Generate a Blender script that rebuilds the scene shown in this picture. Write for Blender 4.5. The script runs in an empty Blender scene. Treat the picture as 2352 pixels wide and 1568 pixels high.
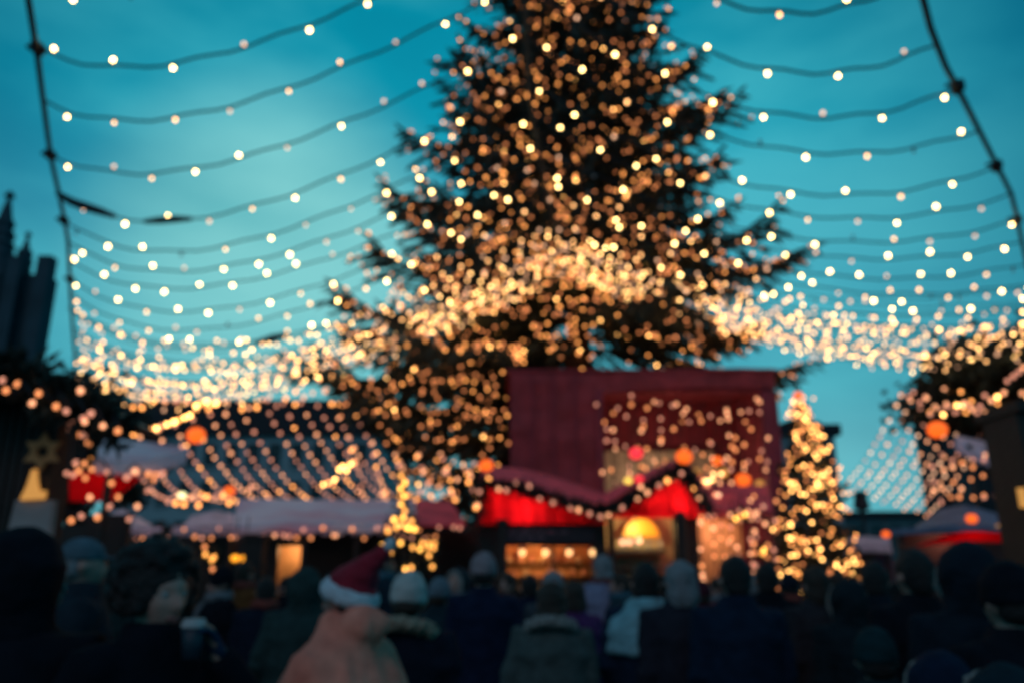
import bpy, math, random
from mathutils import Vector, Matrix, noise as mnoise
PI = math.pi
random.seed(7)
SC = bpy.context.scene
COL = SC.collection
# ------------------------------------------------------------------ camera geometry
FP = 1829.0; CX = 1176.0; CY = 784.0; PITCH = math.radians(16.05); CAMZ = 1.7
cp, sp = math.cos(PITCH), math.sin(PITCH)
def at(u, v, Y):
    """world point at depth Y seen at view pixel (u,v) of a 2352x1568 frame"""
    l, y = u - CX, CY - v
    f = FP*cp - y*sp; up = FP*sp + y*cp
    return Vector((l/f*Y, Y, CAMZ + up/f*Y))
# ------------------------------------------------------------------ materials
def newmat(name):
    m = bpy.data.materials.new(name); m.use_nodes = True
    nt = m.node_tree; b = nt.nodes['Principled BSDF']
    return m, nt, b
def mat(name, c, rough=.7, metal=0, var=.25, scale=6, bump=.3, bscale=30, c2=None, sheen=0, spec=.4, detail=5):
    m, nt, b = newmat(name)
    tc = nt.nodes.new('ShaderNodeTexCoord')
    n = nt.nodes.new('ShaderNodeTexNoise'); n.inputs['Scale'].default_value = scale; n.inputs['Detail'].default_value = detail
    nt.links.new(tc.outputs['Object'], n.inputs['Vector'])
    r = nt.nodes.new('ShaderNodeValToRGB')
    c2 = c2 or tuple(x*(1-var) for x in c); c1 = tuple(min(1, x*(1+var*.5)) for x in c)
    r.color_ramp.elements[0].position = .3; r.color_ramp.elements[1].position = .7
    r.color_ramp.elements[0].color = (*c2, 1); r.color_ramp.elements[1].color = (*c1, 1)
    nt.links.new(n.outputs['Fac'], r.inputs['Fac']); nt.links.new(r.outputs['Color'], b.inputs['Base Color'])
    b.inputs['Roughness'].default_value = rough; b.inputs['Metallic'].default_value = metal
    b.inputs['Specular IOR Level'].default_value = spec
    if sheen: b.inputs['Sheen Weight'].default_value = sheen
    if bump:
        n2 = nt.nodes.new('ShaderNodeTexNoise'); n2.inputs['Scale'].default_value = bscale; n2.inputs['Detail'].default_value = 3
        nt.links.new(tc.outputs['Object'], n2.inputs['Vector'])
        bp = nt.nodes.new('ShaderNodeBump'); bp.inputs['Strength'].default_value = bump; bp.inputs['Distance'].default_value = .02
        nt.links.new(n2.outputs['Fac'], bp.inputs['Height']); nt.links.new(bp.outputs['Normal'], b.inputs['Normal'])
    return m
def emis(name, c, s, sample=True):
    m, nt, b = newmat(name)
    b.inputs['Base Color'].default_value = (*[min(.8, x) for x in c], 1)
    b.inputs['Emission Color'].default_value = (*c, 1); b.inputs['Emission Strength'].default_value = s
    b.inputs['Roughness'].default_value = .4
    try: m.cycles.emission_sampling = 'AUTO' if sample else 'NONE'
    except Exception: pass
    return m
def fabric(name, c, trans=.5, stripes=None, sscale=1.0, axis=0, alt=None):
    m, nt, b = newmat(name)
    out = nt.nodes['Material Output']
    tc = nt.nodes.new('ShaderNodeTexCoord')
    n = nt.nodes.new('ShaderNodeTexNoise'); n.inputs['Scale'].default_value = .8 if alt else 2.2; n.inputs['Detail'].default_value = 4
    nt.links.new(tc.outputs['Object'], n.inputs['Vector'])
    mx = nt.nodes.new('ShaderNodeMix'); mx.data_type = 'RGBA'
    if stripes:
        w = nt.nodes.new('ShaderNodeTexWave'); w.bands_direction = 'XYZ'[axis]; w.inputs['Scale'].default_value = sscale
        w.inputs['Distortion'].default_value = .4
        nt.links.new(tc.outputs['Object'], w.inputs['Vector'])
        st = nt.nodes.new('ShaderNodeMapRange'); st.inputs[1].default_value = .4; st.inputs[2].default_value = .6
        nt.links.new(w.outputs['Fac'], st.inputs[0]); nt.links.new(st.outputs[0], mx.inputs[0])
        mx.inputs[6].default_value = (*c, 1); mx.inputs[7].default_value = (*stripes, 1)
    else:
        st = nt.nodes.new('ShaderNodeMapRange'); st.inputs[1].default_value = .38; st.inputs[2].default_value = .6; nt.links.new(n.outputs['Fac'], st.inputs[0]); nt.links.new(st.outputs[0], mx.inputs[0])
        mx.inputs[6].default_value = (*(alt or [x*.85 for x in c]), 1); mx.inputs[7].default_value = (*(c if alt else [min(1, x*1.2) for x in c]), 1)
    nt.links.new(mx.outputs[2], b.inputs['Base Color']); b.inputs['Roughness'].default_value = .8
    bp = nt.nodes.new('ShaderNodeBump'); bp.inputs['Strength'].default_value = .5; bp.inputs['Distance'].default_value = .05
    nt.links.new(n.outputs['Fac'], bp.inputs['Height']); nt.links.new(bp.outputs['Normal'], b.inputs['Normal'])
    if trans:
        t = nt.nodes.new('ShaderNodeBsdfTranslucent'); nt.links.new(mx.outputs[2], t.inputs['Color'])
        ms = nt.nodes.new('ShaderNodeMixShader'); ms.inputs[0].default_value = trans
        nt.links.new(b.outputs[0], ms.inputs[1]); nt.links.new(t.outputs[0], ms.inputs[2])
        nt.links.new(ms.outputs[0], out.inputs['Surface'])
    return m
M = dict(
    cable=mat('rubber_cable', (.012, .02, .03), .6, bump=0),
    needle=mat('spruce_needle', (.035, .055, .045), .7, var=.5, scale=1.2, bump=0, c2=(.008, .018, .016)),
    bark=mat('bark', (.045, .03, .022), .9, scale=4, bscale=12, bump=.8),
    paving=mat('paving', (.07, .08, .085), .35, var=.4, scale=1.2, bscale=5, bump=.4),
    timber=mat('dark_timber', (.022, .017, .015), .6, scale=3, bscale=20),
    brown=mat('stained_wood', (.06, .035, .02), .6, scale=3),
    maroon=fabric('maroon_tarpaulin', (.30, .038, .055), .05),
    maroon2=mat('maroon_frame', (.24, .03, .06), .6, scale=2),
    pinkroof=fabric('faded_red_awning', (.85, .10, .15), .12),
    pinkpale=fabric('pale_pink_awning', (.80, .58, .68), .1),
    whiteaw=fabric('white_and_pink_awning', (.86, .82, .9), .1, alt=(.75, .45, .55)),
    stripe=fabric('pale_awning', (.80, .74, .86), .1, alt=(.78, .40, .52)),
    redlit=fabric('translucent_red_fabric', (.72, .012, .03), .75),
    bluegrey=fabric('blue_grey_awning', (.16, .2, .3), .1),
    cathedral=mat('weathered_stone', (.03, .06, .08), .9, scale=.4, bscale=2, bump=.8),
    wallblue=mat('haze_lightened_facade', (.24, .38, .42), .8, scale=.2, bump=.2),  # wall colour lightened to stand in for smoke haze
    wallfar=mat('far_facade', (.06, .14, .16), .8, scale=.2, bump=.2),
    glassdark=mat('window_glass', (.02, .03, .04), .15, bump=0),
    roofdark=mat('slate_roof', (.012, .018, .025), .7, scale=.5),
    cream=mat('cream_board', (.6, .5, .33), .7, scale=3),
    warmwood=mat('lit_pine_board', (.55, .3, .13), .6, scale=3),
    chalk=mat('sign_board', (.03, .025, .035), .6, scale=2),
    chalkline=mat('faded_lettering', (.16, .1, .13), .6, scale=9),
    metal=mat('galvanised_steel', (.1, .12, .14), .4, metal=.6, scale=3),
    white=mat('white_paint', (.5, .5, .5), .6, scale=3),
    candle=mat('candle_panel', (.38, .34, .33), .6, scale=3),
    starwood=mat('straw_star', (.5, .27, .10), .7, scale=9),
    jar=mat('glazed_pottery', (.55, .3, .2), .3, scale=4),
    skin=mat('skin', (.42, .25, .2), .55, var=.15, scale=12, bump=.1, bscale=80),
    lip=mat('lips', (.3, .1, .09), .5, bump=0), eye=mat('eye', (.3, .3, .3), .4, c2=(.3, .3, .3), bump=0), iris=mat('iris', (.02, .015, .01), .2, bump=0),
    fur=mat('fur_trim', (.40, .34, .25), .95, var=.6, scale=40, bscale=90, bump=1),
    greyfur=mat('pale_fur', (.34, .34, .32), .95, var=.6, scale=40, bscale=90, bump=1),
    redfelt=mat('red_felt', (.30, .012, .03), .9, scale=20), whitefelt=mat('white_plush', (.62, .70, .76), .95, scale=30, bump=.8),
    trousers=mat('dark_trousers', (.015, .018, .03), .8), boots=mat('leather_boots', (.01, .01, .012), .5),
    lantern_rib=mat('lantern_rib', (.1, .03, .01), .6),
    b_hi=emis('bulb_glow_bright', (1, .66, .23), 16), b_mid=emis('bulb_glow_warm', (1, .48, .17), 5.6), b_lo=emis('bulb_glow_dim', (1, .52, .30), 2.4),
    b_far=emis('bulb_glow_golden', (1, .55, .18), 9.5),
    b_off=mat('unlit_bulb', (.35, .4, .42), .3, bump=0),
    t_hi=emis('fairy_glow_bright', (1, .48, .13), 9.5, True), t_mid=emis('fairy_glow_amber', (1, .36, .09), 4.0, True), t_lo=emis('fairy_glow_faint', (1, .32, .11), 1.8, True),
    y_hi=emis('yellow_bulb_glow', (1, .45, .08), 5.2), y_lo=emis('yellow_bulb_glow_faint', (1, .40, .08), 3),
    r_mid=emis('row_bulb_glow', (1, .40, .19), 2.2), r_lo=emis('row_bulb_faint', (1, .38, .24), 1.15),
    lantern=emis('orange_lantern_glow', (1, .13, .012), 1.35), lantern_red=emis('red_lantern_glow', (1, .035, .05), 1.3),
    lantern_yel=emis('yellow_lamp_glow', (1, .62, .1), 1.6), lamp_green=emis('pale_lamp_glow', (1, .95, .45), 2.2),
    lamp_warm=emis('stall_lamp_glow', (1, .55, .22), 2.4), flame=emis('flame_glow', (1, .42, .09), .55), lamp_or=emis('orange_lamp_glow', (1, .36, .02), 2.0),
)
# ------------------------------------------------------------------ mesh builder
class MB:
    def __init__(s): s.v = []; s.f = []; s.m = []
    def face(s, idx, mi=0): s.f.append(idx); s.m.append(mi)
    def add(s, vs, fs, mi=0):
        o = len(s.v); s.v += [tuple(p) for p in vs]
        for f in fs: s.f.append(tuple(i+o for i in f)); s.m.append(mi)
    def box(s, x0, y0, z0, x1, y1, z1, mi=0):
        vs = [(x, y, z) for z in (z0, z1) for y in (y0, y1) for x in (x0, x1)]
        s.add(vs, [(0, 2, 3, 1), (4, 5, 7, 6), (0, 1, 5, 4), (2, 6, 7, 3), (0, 4, 6, 2), (1, 3, 7, 5)], mi)
    def ring_tube(s, rings, mi=0, cap=True):
        n = len(rings[0]); vs = [p for r in rings for p in r]; fs = []
        for i in range(len(rings)-1):
            for k in range(n):
                a = i*n+k; b = i*n+(k+1) % n
                fs.append((a, b, b+n, a+n))
        if cap: fs.append(tuple(range(n-1, -1, -1))); fs.append(tuple((len(rings)-1)*n+k for k in range(n)))
        s.add(vs, fs, mi)
    def tube(s, pts, rad, n=8, mi=0):
        pts = [Vector(p) for p in pts]
        if not isinstance(rad, (list, tuple)): rad = [rad]*len(pts)
        rings = []; ref = None
        for i, p in enumerate(pts):
            t = (pts[min(i+1, len(pts)-1)] - pts[max(i-1, 0)]).normalized()
            if ref is None: ref = Vector((0, 0, 1)) if abs(t.z) < .9 else Vector((1, 0, 0))
            a = t.cross(ref)
            if a.length < 1e-4: a = t.orthogonal()
            a.normalize(); b = t.cross(a).normalized()
            r = rad[i]; rx, ry = r if isinstance(r, tuple) else (r, r)
            rings.append([p + a*math.cos(2*PI*k/n)*rx + b*math.sin(2*PI*k/n)*ry for k in range(n)])
        s.ring_tube(rings, mi)
    def loft(s, secs, n=24, mi=0, amp=0):
        """secs: (z, rx, ry, xo, yo)"""
        rings = []
        for (z, rx, ry, xo, yo) in secs:
            rg = []
            for k in range(n):
                a = 2*PI*k/n; w = 1 + (amp*mnoise.noise(Vector((math.cos(a)*2, math.sin(a)*2, z*3))) if amp else 0)
                rg.append(Vector((xo + rx*math.cos(a)*w, yo + ry*math.sin(a)*w, z)))
            rings.append(rg)
        s.ring_tube(rings, mi)
    def ell(s, c, r, nu=16, nv=10, mi=0, amp=0, nf=8, seed=0, zmin=None):
        c = Vector(c); vs = []; fs = []
        for j in range(nv+1):
            th = PI*j/nv
            for i in range(nu):
                ph = 2*PI*i/nu
                d = Vector((math.sin(th)*math.cos(ph), math.sin(th)*math.sin(ph), math.cos(th)))
                w = 1 + (amp*mnoise.noise(d*nf*.3 + Vector((seed, seed*1.7, 0))) if amp else 0)
                z = d.z*r[2]*w
                if zmin is not None and z < zmin: z = zmin
                vs.append(c + Vector((d.x*r[0]*w, d.y*r[1]*w, z)))
        for j in range(nv):
            for i in range(nu):
                a = j*nu+i; b = j*nu+(i+1) % nu
                if j == 0: fs.append((a, a+nu, b+nu))
                elif j == nv-1: fs.append((a, a+nu, b))
                else: fs.append((a, a+nu, b+nu, b))
        s.add(vs, fs, mi)
    def torus(s, c, R, r, tilt=0, nu=26, nv=10, mi=0, amp=0, ry=None, rz=None, seed=0):
        c = Vector(c); rot = Matrix.Rotation(tilt, 3, 'X'); vs = []; fs = []
        for i in range(nu):
            a = 2*PI*i/nu
            for j in range(nv):
                b = 2*PI*j/nv
                w = 1 + (amp*mnoise.noise(Vector((math.cos(a)*6+seed, math.sin(a)*6, b*1.5))) if amp else 0)
                p = Vector(((R + r*w*math.cos(b))*math.cos(a), ((ry or R) + r*w*math.cos(b))*math.sin(a), (rz or r)*w*math.sin(b)))
                vs.append(c + rot @ p)
        for i in range(nu):
            for j in range(nv):
                fs.append((i*nv+j, ((i+1) % nu)*nv+j, ((i+1) % nu)*nv+(j+1) % nv, i*nv+(j+1) % nv))
        s.add(vs, fs, mi)
    def slab(s, quad, t, mi=0):
        """a quad given thickness t along its normal"""
        q = [Vector(p) for p in quad]; n = (q[1]-q[0]).cross(q[-1]-q[0]).normalized()*t
        k = len(q); vs = q + [p+n for p in q]
        fs = [tuple(range(k-1, -1, -1)), tuple(range(k, 2*k))] + [(i, (i+1) % k, (i+1) % k+k, i+k) for i in range(k)]
        s.add(vs, fs, mi)
    def mesh(s, name, mats):
        me = bpy.data.meshes.new(name); me.from_pydata([tuple(v) for v in s.v], [], s.f)
        for m in (mats if isinstance(mats, (list, tuple)) else [mats]): me.materials.append(m)
        me.polygons.foreach_set('material_index', s.m)
        me.update(); return me
    def build(s, name, mats, parent=None, smooth=False):
        me = s.mesh(name, mats)
        if smooth: me.polygons.foreach_set('use_smooth', [True]*len(me.polygons))
        return link(name, me, parent)
def link(name, me, parent=None):
    o = bpy.data.objects.new(name, me); COL.objects.link(o)
    if parent is not None: o.parent = parent
    return o
def thing(name, label, cat, loc=(0, 0, 0), rz=0, group=None):
    o = bpy.data.objects.new(name, None); COL.objects.link(o); o.location = loc; o.rotation_euler = (0, 0, rz)
    o.empty_display_size = .2
    return tag(o, label, cat, group)
def tag(o, label, cat, group=None):
    o['label'] = label; o['category'] = cat
    if group: o['group'] = group
    return o
def structure(o): o['kind'] = 'structure'; return o
def ico(name, r, m, sub=2, squash=1.0):
    import bmesh
    bm = bmesh.new(); bmesh.ops.create_icosphere(bm, subdivisions=sub, radius=r)
    for v in bm.verts: v.co.z *= squash
    me = bpy.data.meshes.new(name); bm.to_mesh(me); bm.free(); me.materials.append(m)
    me.polygons.foreach_set('use_smooth', [True]*len(me.polygons)); return me
ICO = None
def ico_data():
    global ICO
    if ICO is None:
        import bmesh
        bm = bmesh.new(); bmesh.ops.create_icosphere(bm, subdivisions=1, radius=1)
        ICO = ([v.co.copy() for v in bm.verts], [tuple(v.index for v in f.verts) for f in bm.faces]); bm.free()
    return ICO
def balls(mb, pts, r, mi=0):
    vs, fs = ico_data()
    for p in pts:
        p = Vector(p); mb.add([p+v*r for v in vs], fs, mi)
# ------------------------------------------------------------------ ground
mb = MB(); S_ = 900; n = 24
mb.box(-S_, -60, -.3, S_, 1400, 0)
structure(mb.build('ground', M['paving']))
# ------------------------------------------------------------------ far buildings
def facade(mb_w, mb_g, x0, x1, y, z0, z1, nx, nz, ww=.5, hh=.55):
    pass
def building(name, label, u0, u1, vtop, Y, depth, m, floors, cols, roof=1.0, cat='building', setback=0):
    a = at(u0, vtop, Y); b = at(u1, vtop, Y); x0, x1, h = a.x, b.x, (a.z+b.z)/2
    root = thing(name, label, cat, ((x0+x1)/2, Y, 0)); W = x1-x0; X0 = -W/2
    mb = MB(); mb.box(X0, 0, 0, -X0, depth, h-roof); mb.build('wall', m, root)
    mb = MB(); mb.box(X0-.3, -.4, h-roof, -X0+.3, depth+.3, h-.35*roof); mb.box(X0+.5, .6, h-.35*roof, -X0-.5, depth-.6, h); mb.build('roof', M['roofdark'], root)
    fh = (h-roof)/floors; cw = W/cols; win = None
    for j in range(floors):
        for i in range(cols):
            x = X0+cw*(i+.5); z = fh*(j+.5)
            if win is None:
                mb = MB(); ww, wh = cw*.28, fh*.3
                mb.box(-ww, -.06, -wh, ww, -.003, wh, 0)
                for (p, q, r_, t) in ((-ww-.12, -ww, -wh-.12, wh+.12), (ww, ww+.12, -wh-.12, wh+.12)): mb.box(p, -.14, r_, q, -.003, t, 1)
                mb.box(-ww, -.14, wh, ww, -.003, wh+.12, 1); mb.box(-ww, -.2, -wh-.12, ww, -.003, -wh, 1)
                win = mb.build('window', [M['glassdark'], m], root)
                o = win
            else:
                o = win.copy(); COL.objects.link(o); o.parent = root
            o.location = (x, 0, z)
    return root
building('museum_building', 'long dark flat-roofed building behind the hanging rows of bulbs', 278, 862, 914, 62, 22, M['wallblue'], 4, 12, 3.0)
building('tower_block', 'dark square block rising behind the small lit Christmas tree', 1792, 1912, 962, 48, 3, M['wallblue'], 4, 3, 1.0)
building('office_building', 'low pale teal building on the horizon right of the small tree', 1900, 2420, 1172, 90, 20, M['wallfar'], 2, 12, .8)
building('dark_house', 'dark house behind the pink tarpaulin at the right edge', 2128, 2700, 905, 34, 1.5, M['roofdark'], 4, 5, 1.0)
# ------------------------------------------------------------------ cathedral (left edge)
def cathedral():
    Y = 88; a = at(-90, 900, Y); x0 = a.x; a2 = at(70, 840, Y); x1 = a2.x
    root = thing('cathedral', 'dark gothic cathedral with pinnacled towers at the left edge', 'cathedral', (0, Y, 0))
    h1 = at(40, 610, Y).z
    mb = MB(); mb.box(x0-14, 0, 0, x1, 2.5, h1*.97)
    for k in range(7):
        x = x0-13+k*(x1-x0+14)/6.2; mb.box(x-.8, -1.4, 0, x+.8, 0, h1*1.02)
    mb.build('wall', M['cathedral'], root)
    def spire(u, vtop, w_, vbase):
        c = at(u, vtop, Y); zb = at(u, vbase, Y).z; m = MB(); H = c.z - zb; n = 8
        secs = [(zb-8, w_*1.05), (zb, w_), (zb+H*.18, w_*.86), (zb+H*.19, w_*.98), (zb+H*.22, w_*.74), (zb+H*.5, w_*.45), (zb+H*.51, w_*.55), (zb+H*.54, w_*.4), (zb+H*.8, w_*.2), (zb+H*.93, w_*.07), (zb+H*.94, w_*.2), (zb+H*.96, w_*.18), (zb+H, .05)]
        m.loft([(z, r, r, c.x, 1.5) for z, r in secs], n=n)
        for k in range(8):   # crockets and side pinnacles
            an = 2*PI*k/8; px, py = c.x+w_*.95*math.cos(an), 1.5+w_*.95*math.sin(an)
            m.loft([(zb-5, w_*.2, w_*.2, px, py), (zb+H*.16, w_*.17, w_*.17, px, py), (zb+H*.18, w_*.24, w_*.24, px, py), (zb+H*.36, .04, .04, px, py)], n=6)
            for t in (.3, .4, .6, .7):
                rr = w_*(1-t)*.8; m.ell((c.x+rr*math.cos(an), 1.5+rr*math.sin(an), zb+H*t), (.45, .45, .6), 6, 4)
        m.build('spire', M['cathedral'], root)
    spire(8, 425, 3.2, 690); spire(50, 520, 2.0, 700); spire(86, 592, 1.5, 760); spire(-50, 330, 3.4, 640)
    # pointed windows
    mw = MB(); zt = h1*.62
    for k in range(5):
        x = x0-10+k*(x1-x0+10)/4.6
        pts = [(x-1, -.05, 8), (x+1, -.05, 8), (x+1, -.05, zt-3), (x, -.05, zt), (x-1, -.05, zt-3)]
        mm = MB(); mm.slab(pts, .12); mm.build('window', M['glassdark'], root)
cathedral()
# ------------------------------------------------------------------ trees
def needle_quad(mb, p, d, L_, w_, up):
    s = d.cross(up)
    if s.length < 1e-3: s = d.orthogonal()
    s.normalize(); q = p + d*L_
    m1 = p + d*L_*.45
    mb.add([p, m1+s*w_, q, m1-s*w_], [(0, 1, 2, 3)])
def spruce(name, label, base, H, R, zlow, nbr, seed, droop=.5, lights=(0, 0, 0, 0), lr=.05, taper=1.0, twig=.45, dens=1.0, mats=None, tw=.10, skip=None, tmin=.35, pend=0):
    rnd = random.Random(seed); root = thing(name, label, 'tree', base)
    tr = MB(); tr.tube([(0, 0, -.1), (.05, 0, H*.3), (-.04, .03, H*.65), (0, 0, H)], [H*.014+.03, H*.011+.02, H*.006+.01, .01], 10)
    cr_ = MB(); tips = []
    for i in range(nbr):
        t = (i+rnd.random())/nbr; z = zlow + (H-zlow)*(t**1.12)
        a = i*2.39996 + rnd.uniform(-.3, .3)
        if skip and skip(z, math.cos(a), math.sin(a)): continue
        k = (H-z)/(H-zlow)
        L_ = R*(k**taper)*rnd.uniform(.6, 1.18)*(1 if k < .93 else .9)+tmin*.4
        dv = Vector((math.cos(a), math.sin(a), 0)); sv = Vector((-dv.y, dv.x, 0))
        dr = droop*(.35+.9*k); pts = []
        ns = max(5, int(L_*2.2*dens)+3)
        for j in range(ns+1):
            s = j/ns; zz = z + L_*(.22*s*(1-k*.6) - dr*s*s*.9 + (.42*dr+.12)*s**4)
            pts.append(Vector((0, 0, zz)) + dv*L_*s + sv*L_*.06*math.sin(3*s+i))
        tr.tube(pts, [max(.012, .055*L_/4*(1-j/ns)+.012) for j in range(ns+1)], 5)
        for j in range(1, ns+1):
            s = j/ns; p = pts[j]; d0 = (pts[j]-pts[j-1]).normalized()
            Lt = (twig*L_*(1-s)*.75 + tmin + .14*L_*s)*rnd.uniform(.7, 1.15); Lt = min(Lt, 2.1)
            for side in (-1, 1):
                dd = (d0*.75 + sv*side*rnd.uniform(.6, 1.1) + Vector((0, 0, rnd.uniform(-.25, .1)))).normalized()
                q = p.copy(); nn = 3+int(Lt*2.4*dens)
                for m_ in range(nn):
                    dd2 = (dd + Vector((0, 0, -.10*m_*droop)) + d0*.1).normalized(); q2 = q + dd2*Lt/nn
                    ln = Lt/nn*1.9+tmin*.3
                    needle_quad(cr_, q, dd2, ln, tw*rnd.uniform(.7, 1.2), Vector((0, 0, 1)))
                    needle_quad(cr_, q, dd2, ln, tw*.8, dd2.cross(Vector((0, 0, 1))) if abs(dd2.z) < .95 else Vector((1, 0, 0)))
                    e = (dd2 + sv*-side*.8 + Vector((0, 0, -.3-.9*droop*rnd.random()))).normalized()
                    needle_quad(cr_, q, e, ln*.9, tw*.8, Vector((rnd.random(), rnd.random(), .3)))
                    if rnd.random() < .5: needle_quad(cr_, q, Vector((rnd.uniform(-.3, .3), rnd.uniform(-.3, .3), -1)).normalized(), rnd.uniform(.25, .6)*(droop+.4)*tmin/.35, tw*.8, dv)
                    q = q2; tips.append((q.copy(), s, k))
            needle_quad(cr_, p, d0, L_/ns*1.8, tw*1.2, Vector((0, 0, 1)))
        needle_quad(cr_, pts[-1], (pts[-1]-pts[-2]).normalized(), tmin+.05*L_, tw, Vector((0, 0, 1)))
        tips.append((pts[-1].copy(), 1, k))
    tr.build('trunk', M['bark'], root); cr_.build('crown', M['needle'], root)
    for q in range(pend):   # pendulous twigs under the skirt
        a = rnd.uniform(0, 2*PI); rr = R*.72*math.sqrt(rnd.random()); p = Vector((rr*math.cos(a), rr*math.sin(a)*.7-.6, rnd.uniform(H*.27, H*.35))); e = rnd.uniform(1.0, 2.6)
        pp = p - Vector((rnd.uniform(-.3, .3), 0, e)); tr.tube([p+Vector((-p.x*.25, -p.y*.25, .5)), p, pp], [.03, .022, .01], 5)
        for m_ in range(int(e*9)):
            f = m_/(e*9); c_ = p.lerp(pp, f); tips.append((c_+Vector((rnd.uniform(-.2, .2), -.1, 0)), .8, .5))
            for s_ in range(3): needle_quad(cr_, c_, Vector((rnd.gauss(0, .6), rnd.gauss(0, .6), -1)).normalized(), .42, tw, Vector((rnd.random(), rnd.random(), .2)))
    for q in range(nbr): tips.append((Vector((rnd.uniform(-.3, .3), -.35, rnd.uniform(zlow*.9, H*.8))), .6, .5))
    # fairy lights
    nl, fh, fm, maxz = lights
    if nl:
        mats = mats or ('t_hi', 't_mid', 't_lo')
        side = [q for q in tips if q[1] > .25 and (q[0].y < 2.2*abs(R)/6.5 or q[0].z < H*.3) and q[0].z + base[2] < maxz and q[0].z > .6 and (q[0].z < H*.38 or rnd.random() < .7)]
        rnd.shuffle(side)
        proto = [ico('fairy_bulb_mesh', lr, M[mm], 1) for mm in mats]; big = 0; groups = [[], [], []]
        chosen = []
        while len(chosen) < nl:
            q = side[rnd.randrange(len(side))]; p = q[0] + Vector((rnd.uniform(-.12, .12), rnd.uniform(-.3, 0), rnd.uniform(-.12, .12)))
            chosen.append(p)
        for idx, p in enumerate(chosen):
            r_ = rnd.random(); g = 0 if r_ < fh else 1 if r_ < fh+fm else 2
            if idx < 100:
                o = link('bulb', proto[g], root); o.location = p
            else: groups[g].append(p)
        mbl = MB()
        for g in range(3): balls(mbl, groups[g], lr, g)
        if mbl.v:
            o = mbl.build('fairy_lights', [M[mm] for mm in mats], root); o['kind'] = 'stuff'
    return root
bx = at(1325, 784, 22.5)
spruce('giant_spruce', 'giant dark spruce covered in amber fairy lights rising behind the stage', (bx.x, 22.5, 0), 30.5, 7.2, 4.6, 275, 3,
       droop=.52, lights=(5600, .02, .33, 22.5), lr=.038, taper=1.2, twig=.45, tw=.075, pend=70,
       skip=lambda z, cx, cy: (z < 9.8 and math.sin(z*977) > -.75 and -.45 < cx < .8) or (z < 6.9 and cy < -.3 and cx > -.8) or (z < 6.4 and cx > -.3))
bx = at(1834, 900, 15)
spruce('small_christmas_tree', 'small fir densely lit with golden bulbs right of the stage', (bx.x, 15, 0), at(1838, 925, 15).z, 1.12, .5, 130, 11,
       droop=.15, lights=(600, .30, .45, 20), lr=.026, taper=1.0, twig=.4, dens=2.2, tw=.022, tmin=.09)
# dark trees at the right edge
def broad_tree(name, label, base, H, R, seed, nclump=90, leaf=.22, lights=0, lr=.045, zc=None, nleaf=70):
    rnd = random.Random(seed); root = thing(name, label, 'tree', base)
    tr = MB(); zc = zc or H*.6
    tr.tube([(0, 0, 0), (.1, .05, zc*.5), (0, .1, zc), (-.1, 0, H*.9)], [H*.03, H*.024, H*.015, .02], 9)
    cr_ = MB(); pts = []
    for i in range(nclump):
        th = rnd.uniform(0, 2*PI); f = rnd.random()**.4; zz = rnd.uniform(-1, 1)
        rr = math.sqrt(max(0, 1-zz*zz))*R*f; c = Vector((rr*math.cos(th), rr*math.sin(th), zc + zz*f*(H-zc)*rnd.uniform(.85, 1.05)))
        tr.tube([(0, 0, max(.6, c.z-1.3*R*f)), (c.x*.5, c.y*.5, c.z-.5*R*f*.6), c], [.06, .04, .015], 5)
        for k in range(nleaf):
            d = Vector((rnd.gauss(0, 1), rnd.gauss(0, 1), rnd.gauss(0, .8)))*R*.13
            e = Vector((rnd.gauss(0, 1), rnd.gauss(0, 1), rnd.gauss(0, 1))).normalized()
            needle_quad(cr_, c+d, e, leaf*rnd.uniform(.6, 1.3), leaf*.4, Vector((rnd.random(), rnd.random(), rnd.random())))
            if rnd.random() < .25: pts.append(c+d*1.1)
    tr.build('trunk', M['bark'], root); cr_.build('crown', M['needle'], root)
    if lights:
        rnd.shuffle(pts); pr = [ico('fairy_bulb_mesh', lr, M[x], 1) for x in ('r_mid', 't_mid', 'r_lo')]
        pts = [p for p in pts if p.y < R*.3]
        for i, p in enumerate(pts[:min(100, lights)]):
            o = link('bulb', pr[i % 3], root); o.location = p + Vector((0, -.25, 0))
    return root
b = at(2285, 900, 21); broad_tree('lit_tree', 'dark bushy tree dotted with fairy lights at the right edge', (b.x, 21, 0), at(2285, 855, 21).z, 2.3, 5, 80, .25, 100, zc=6.2)
b = at(2420, 900, 19); broad_tree('dark_tree', 'dark tree mostly cut off by the right edge, above the black stall', (b.x, 19, 0), at(2400, 790, 19).z, 2.2, 8, 80, .25, 60, zc=6.8)
b = at(70, 900, 30); broad_tree('left_tree', 'dark tree below the cathedral towers behind the left hut', (b.x, 30, 0), at(60, 850, 30).z, 4.2, 9, 110, .35, 0, zc=7.0)
b = at(205, 1000, 26); broad_tree('bush_tree', 'smaller dark tree at the foot of the left support cable', (b.x, 26, 0), at(200, 925, 26).z, 2.2, 12, 70, .3, 30, zc=5.2)
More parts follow.
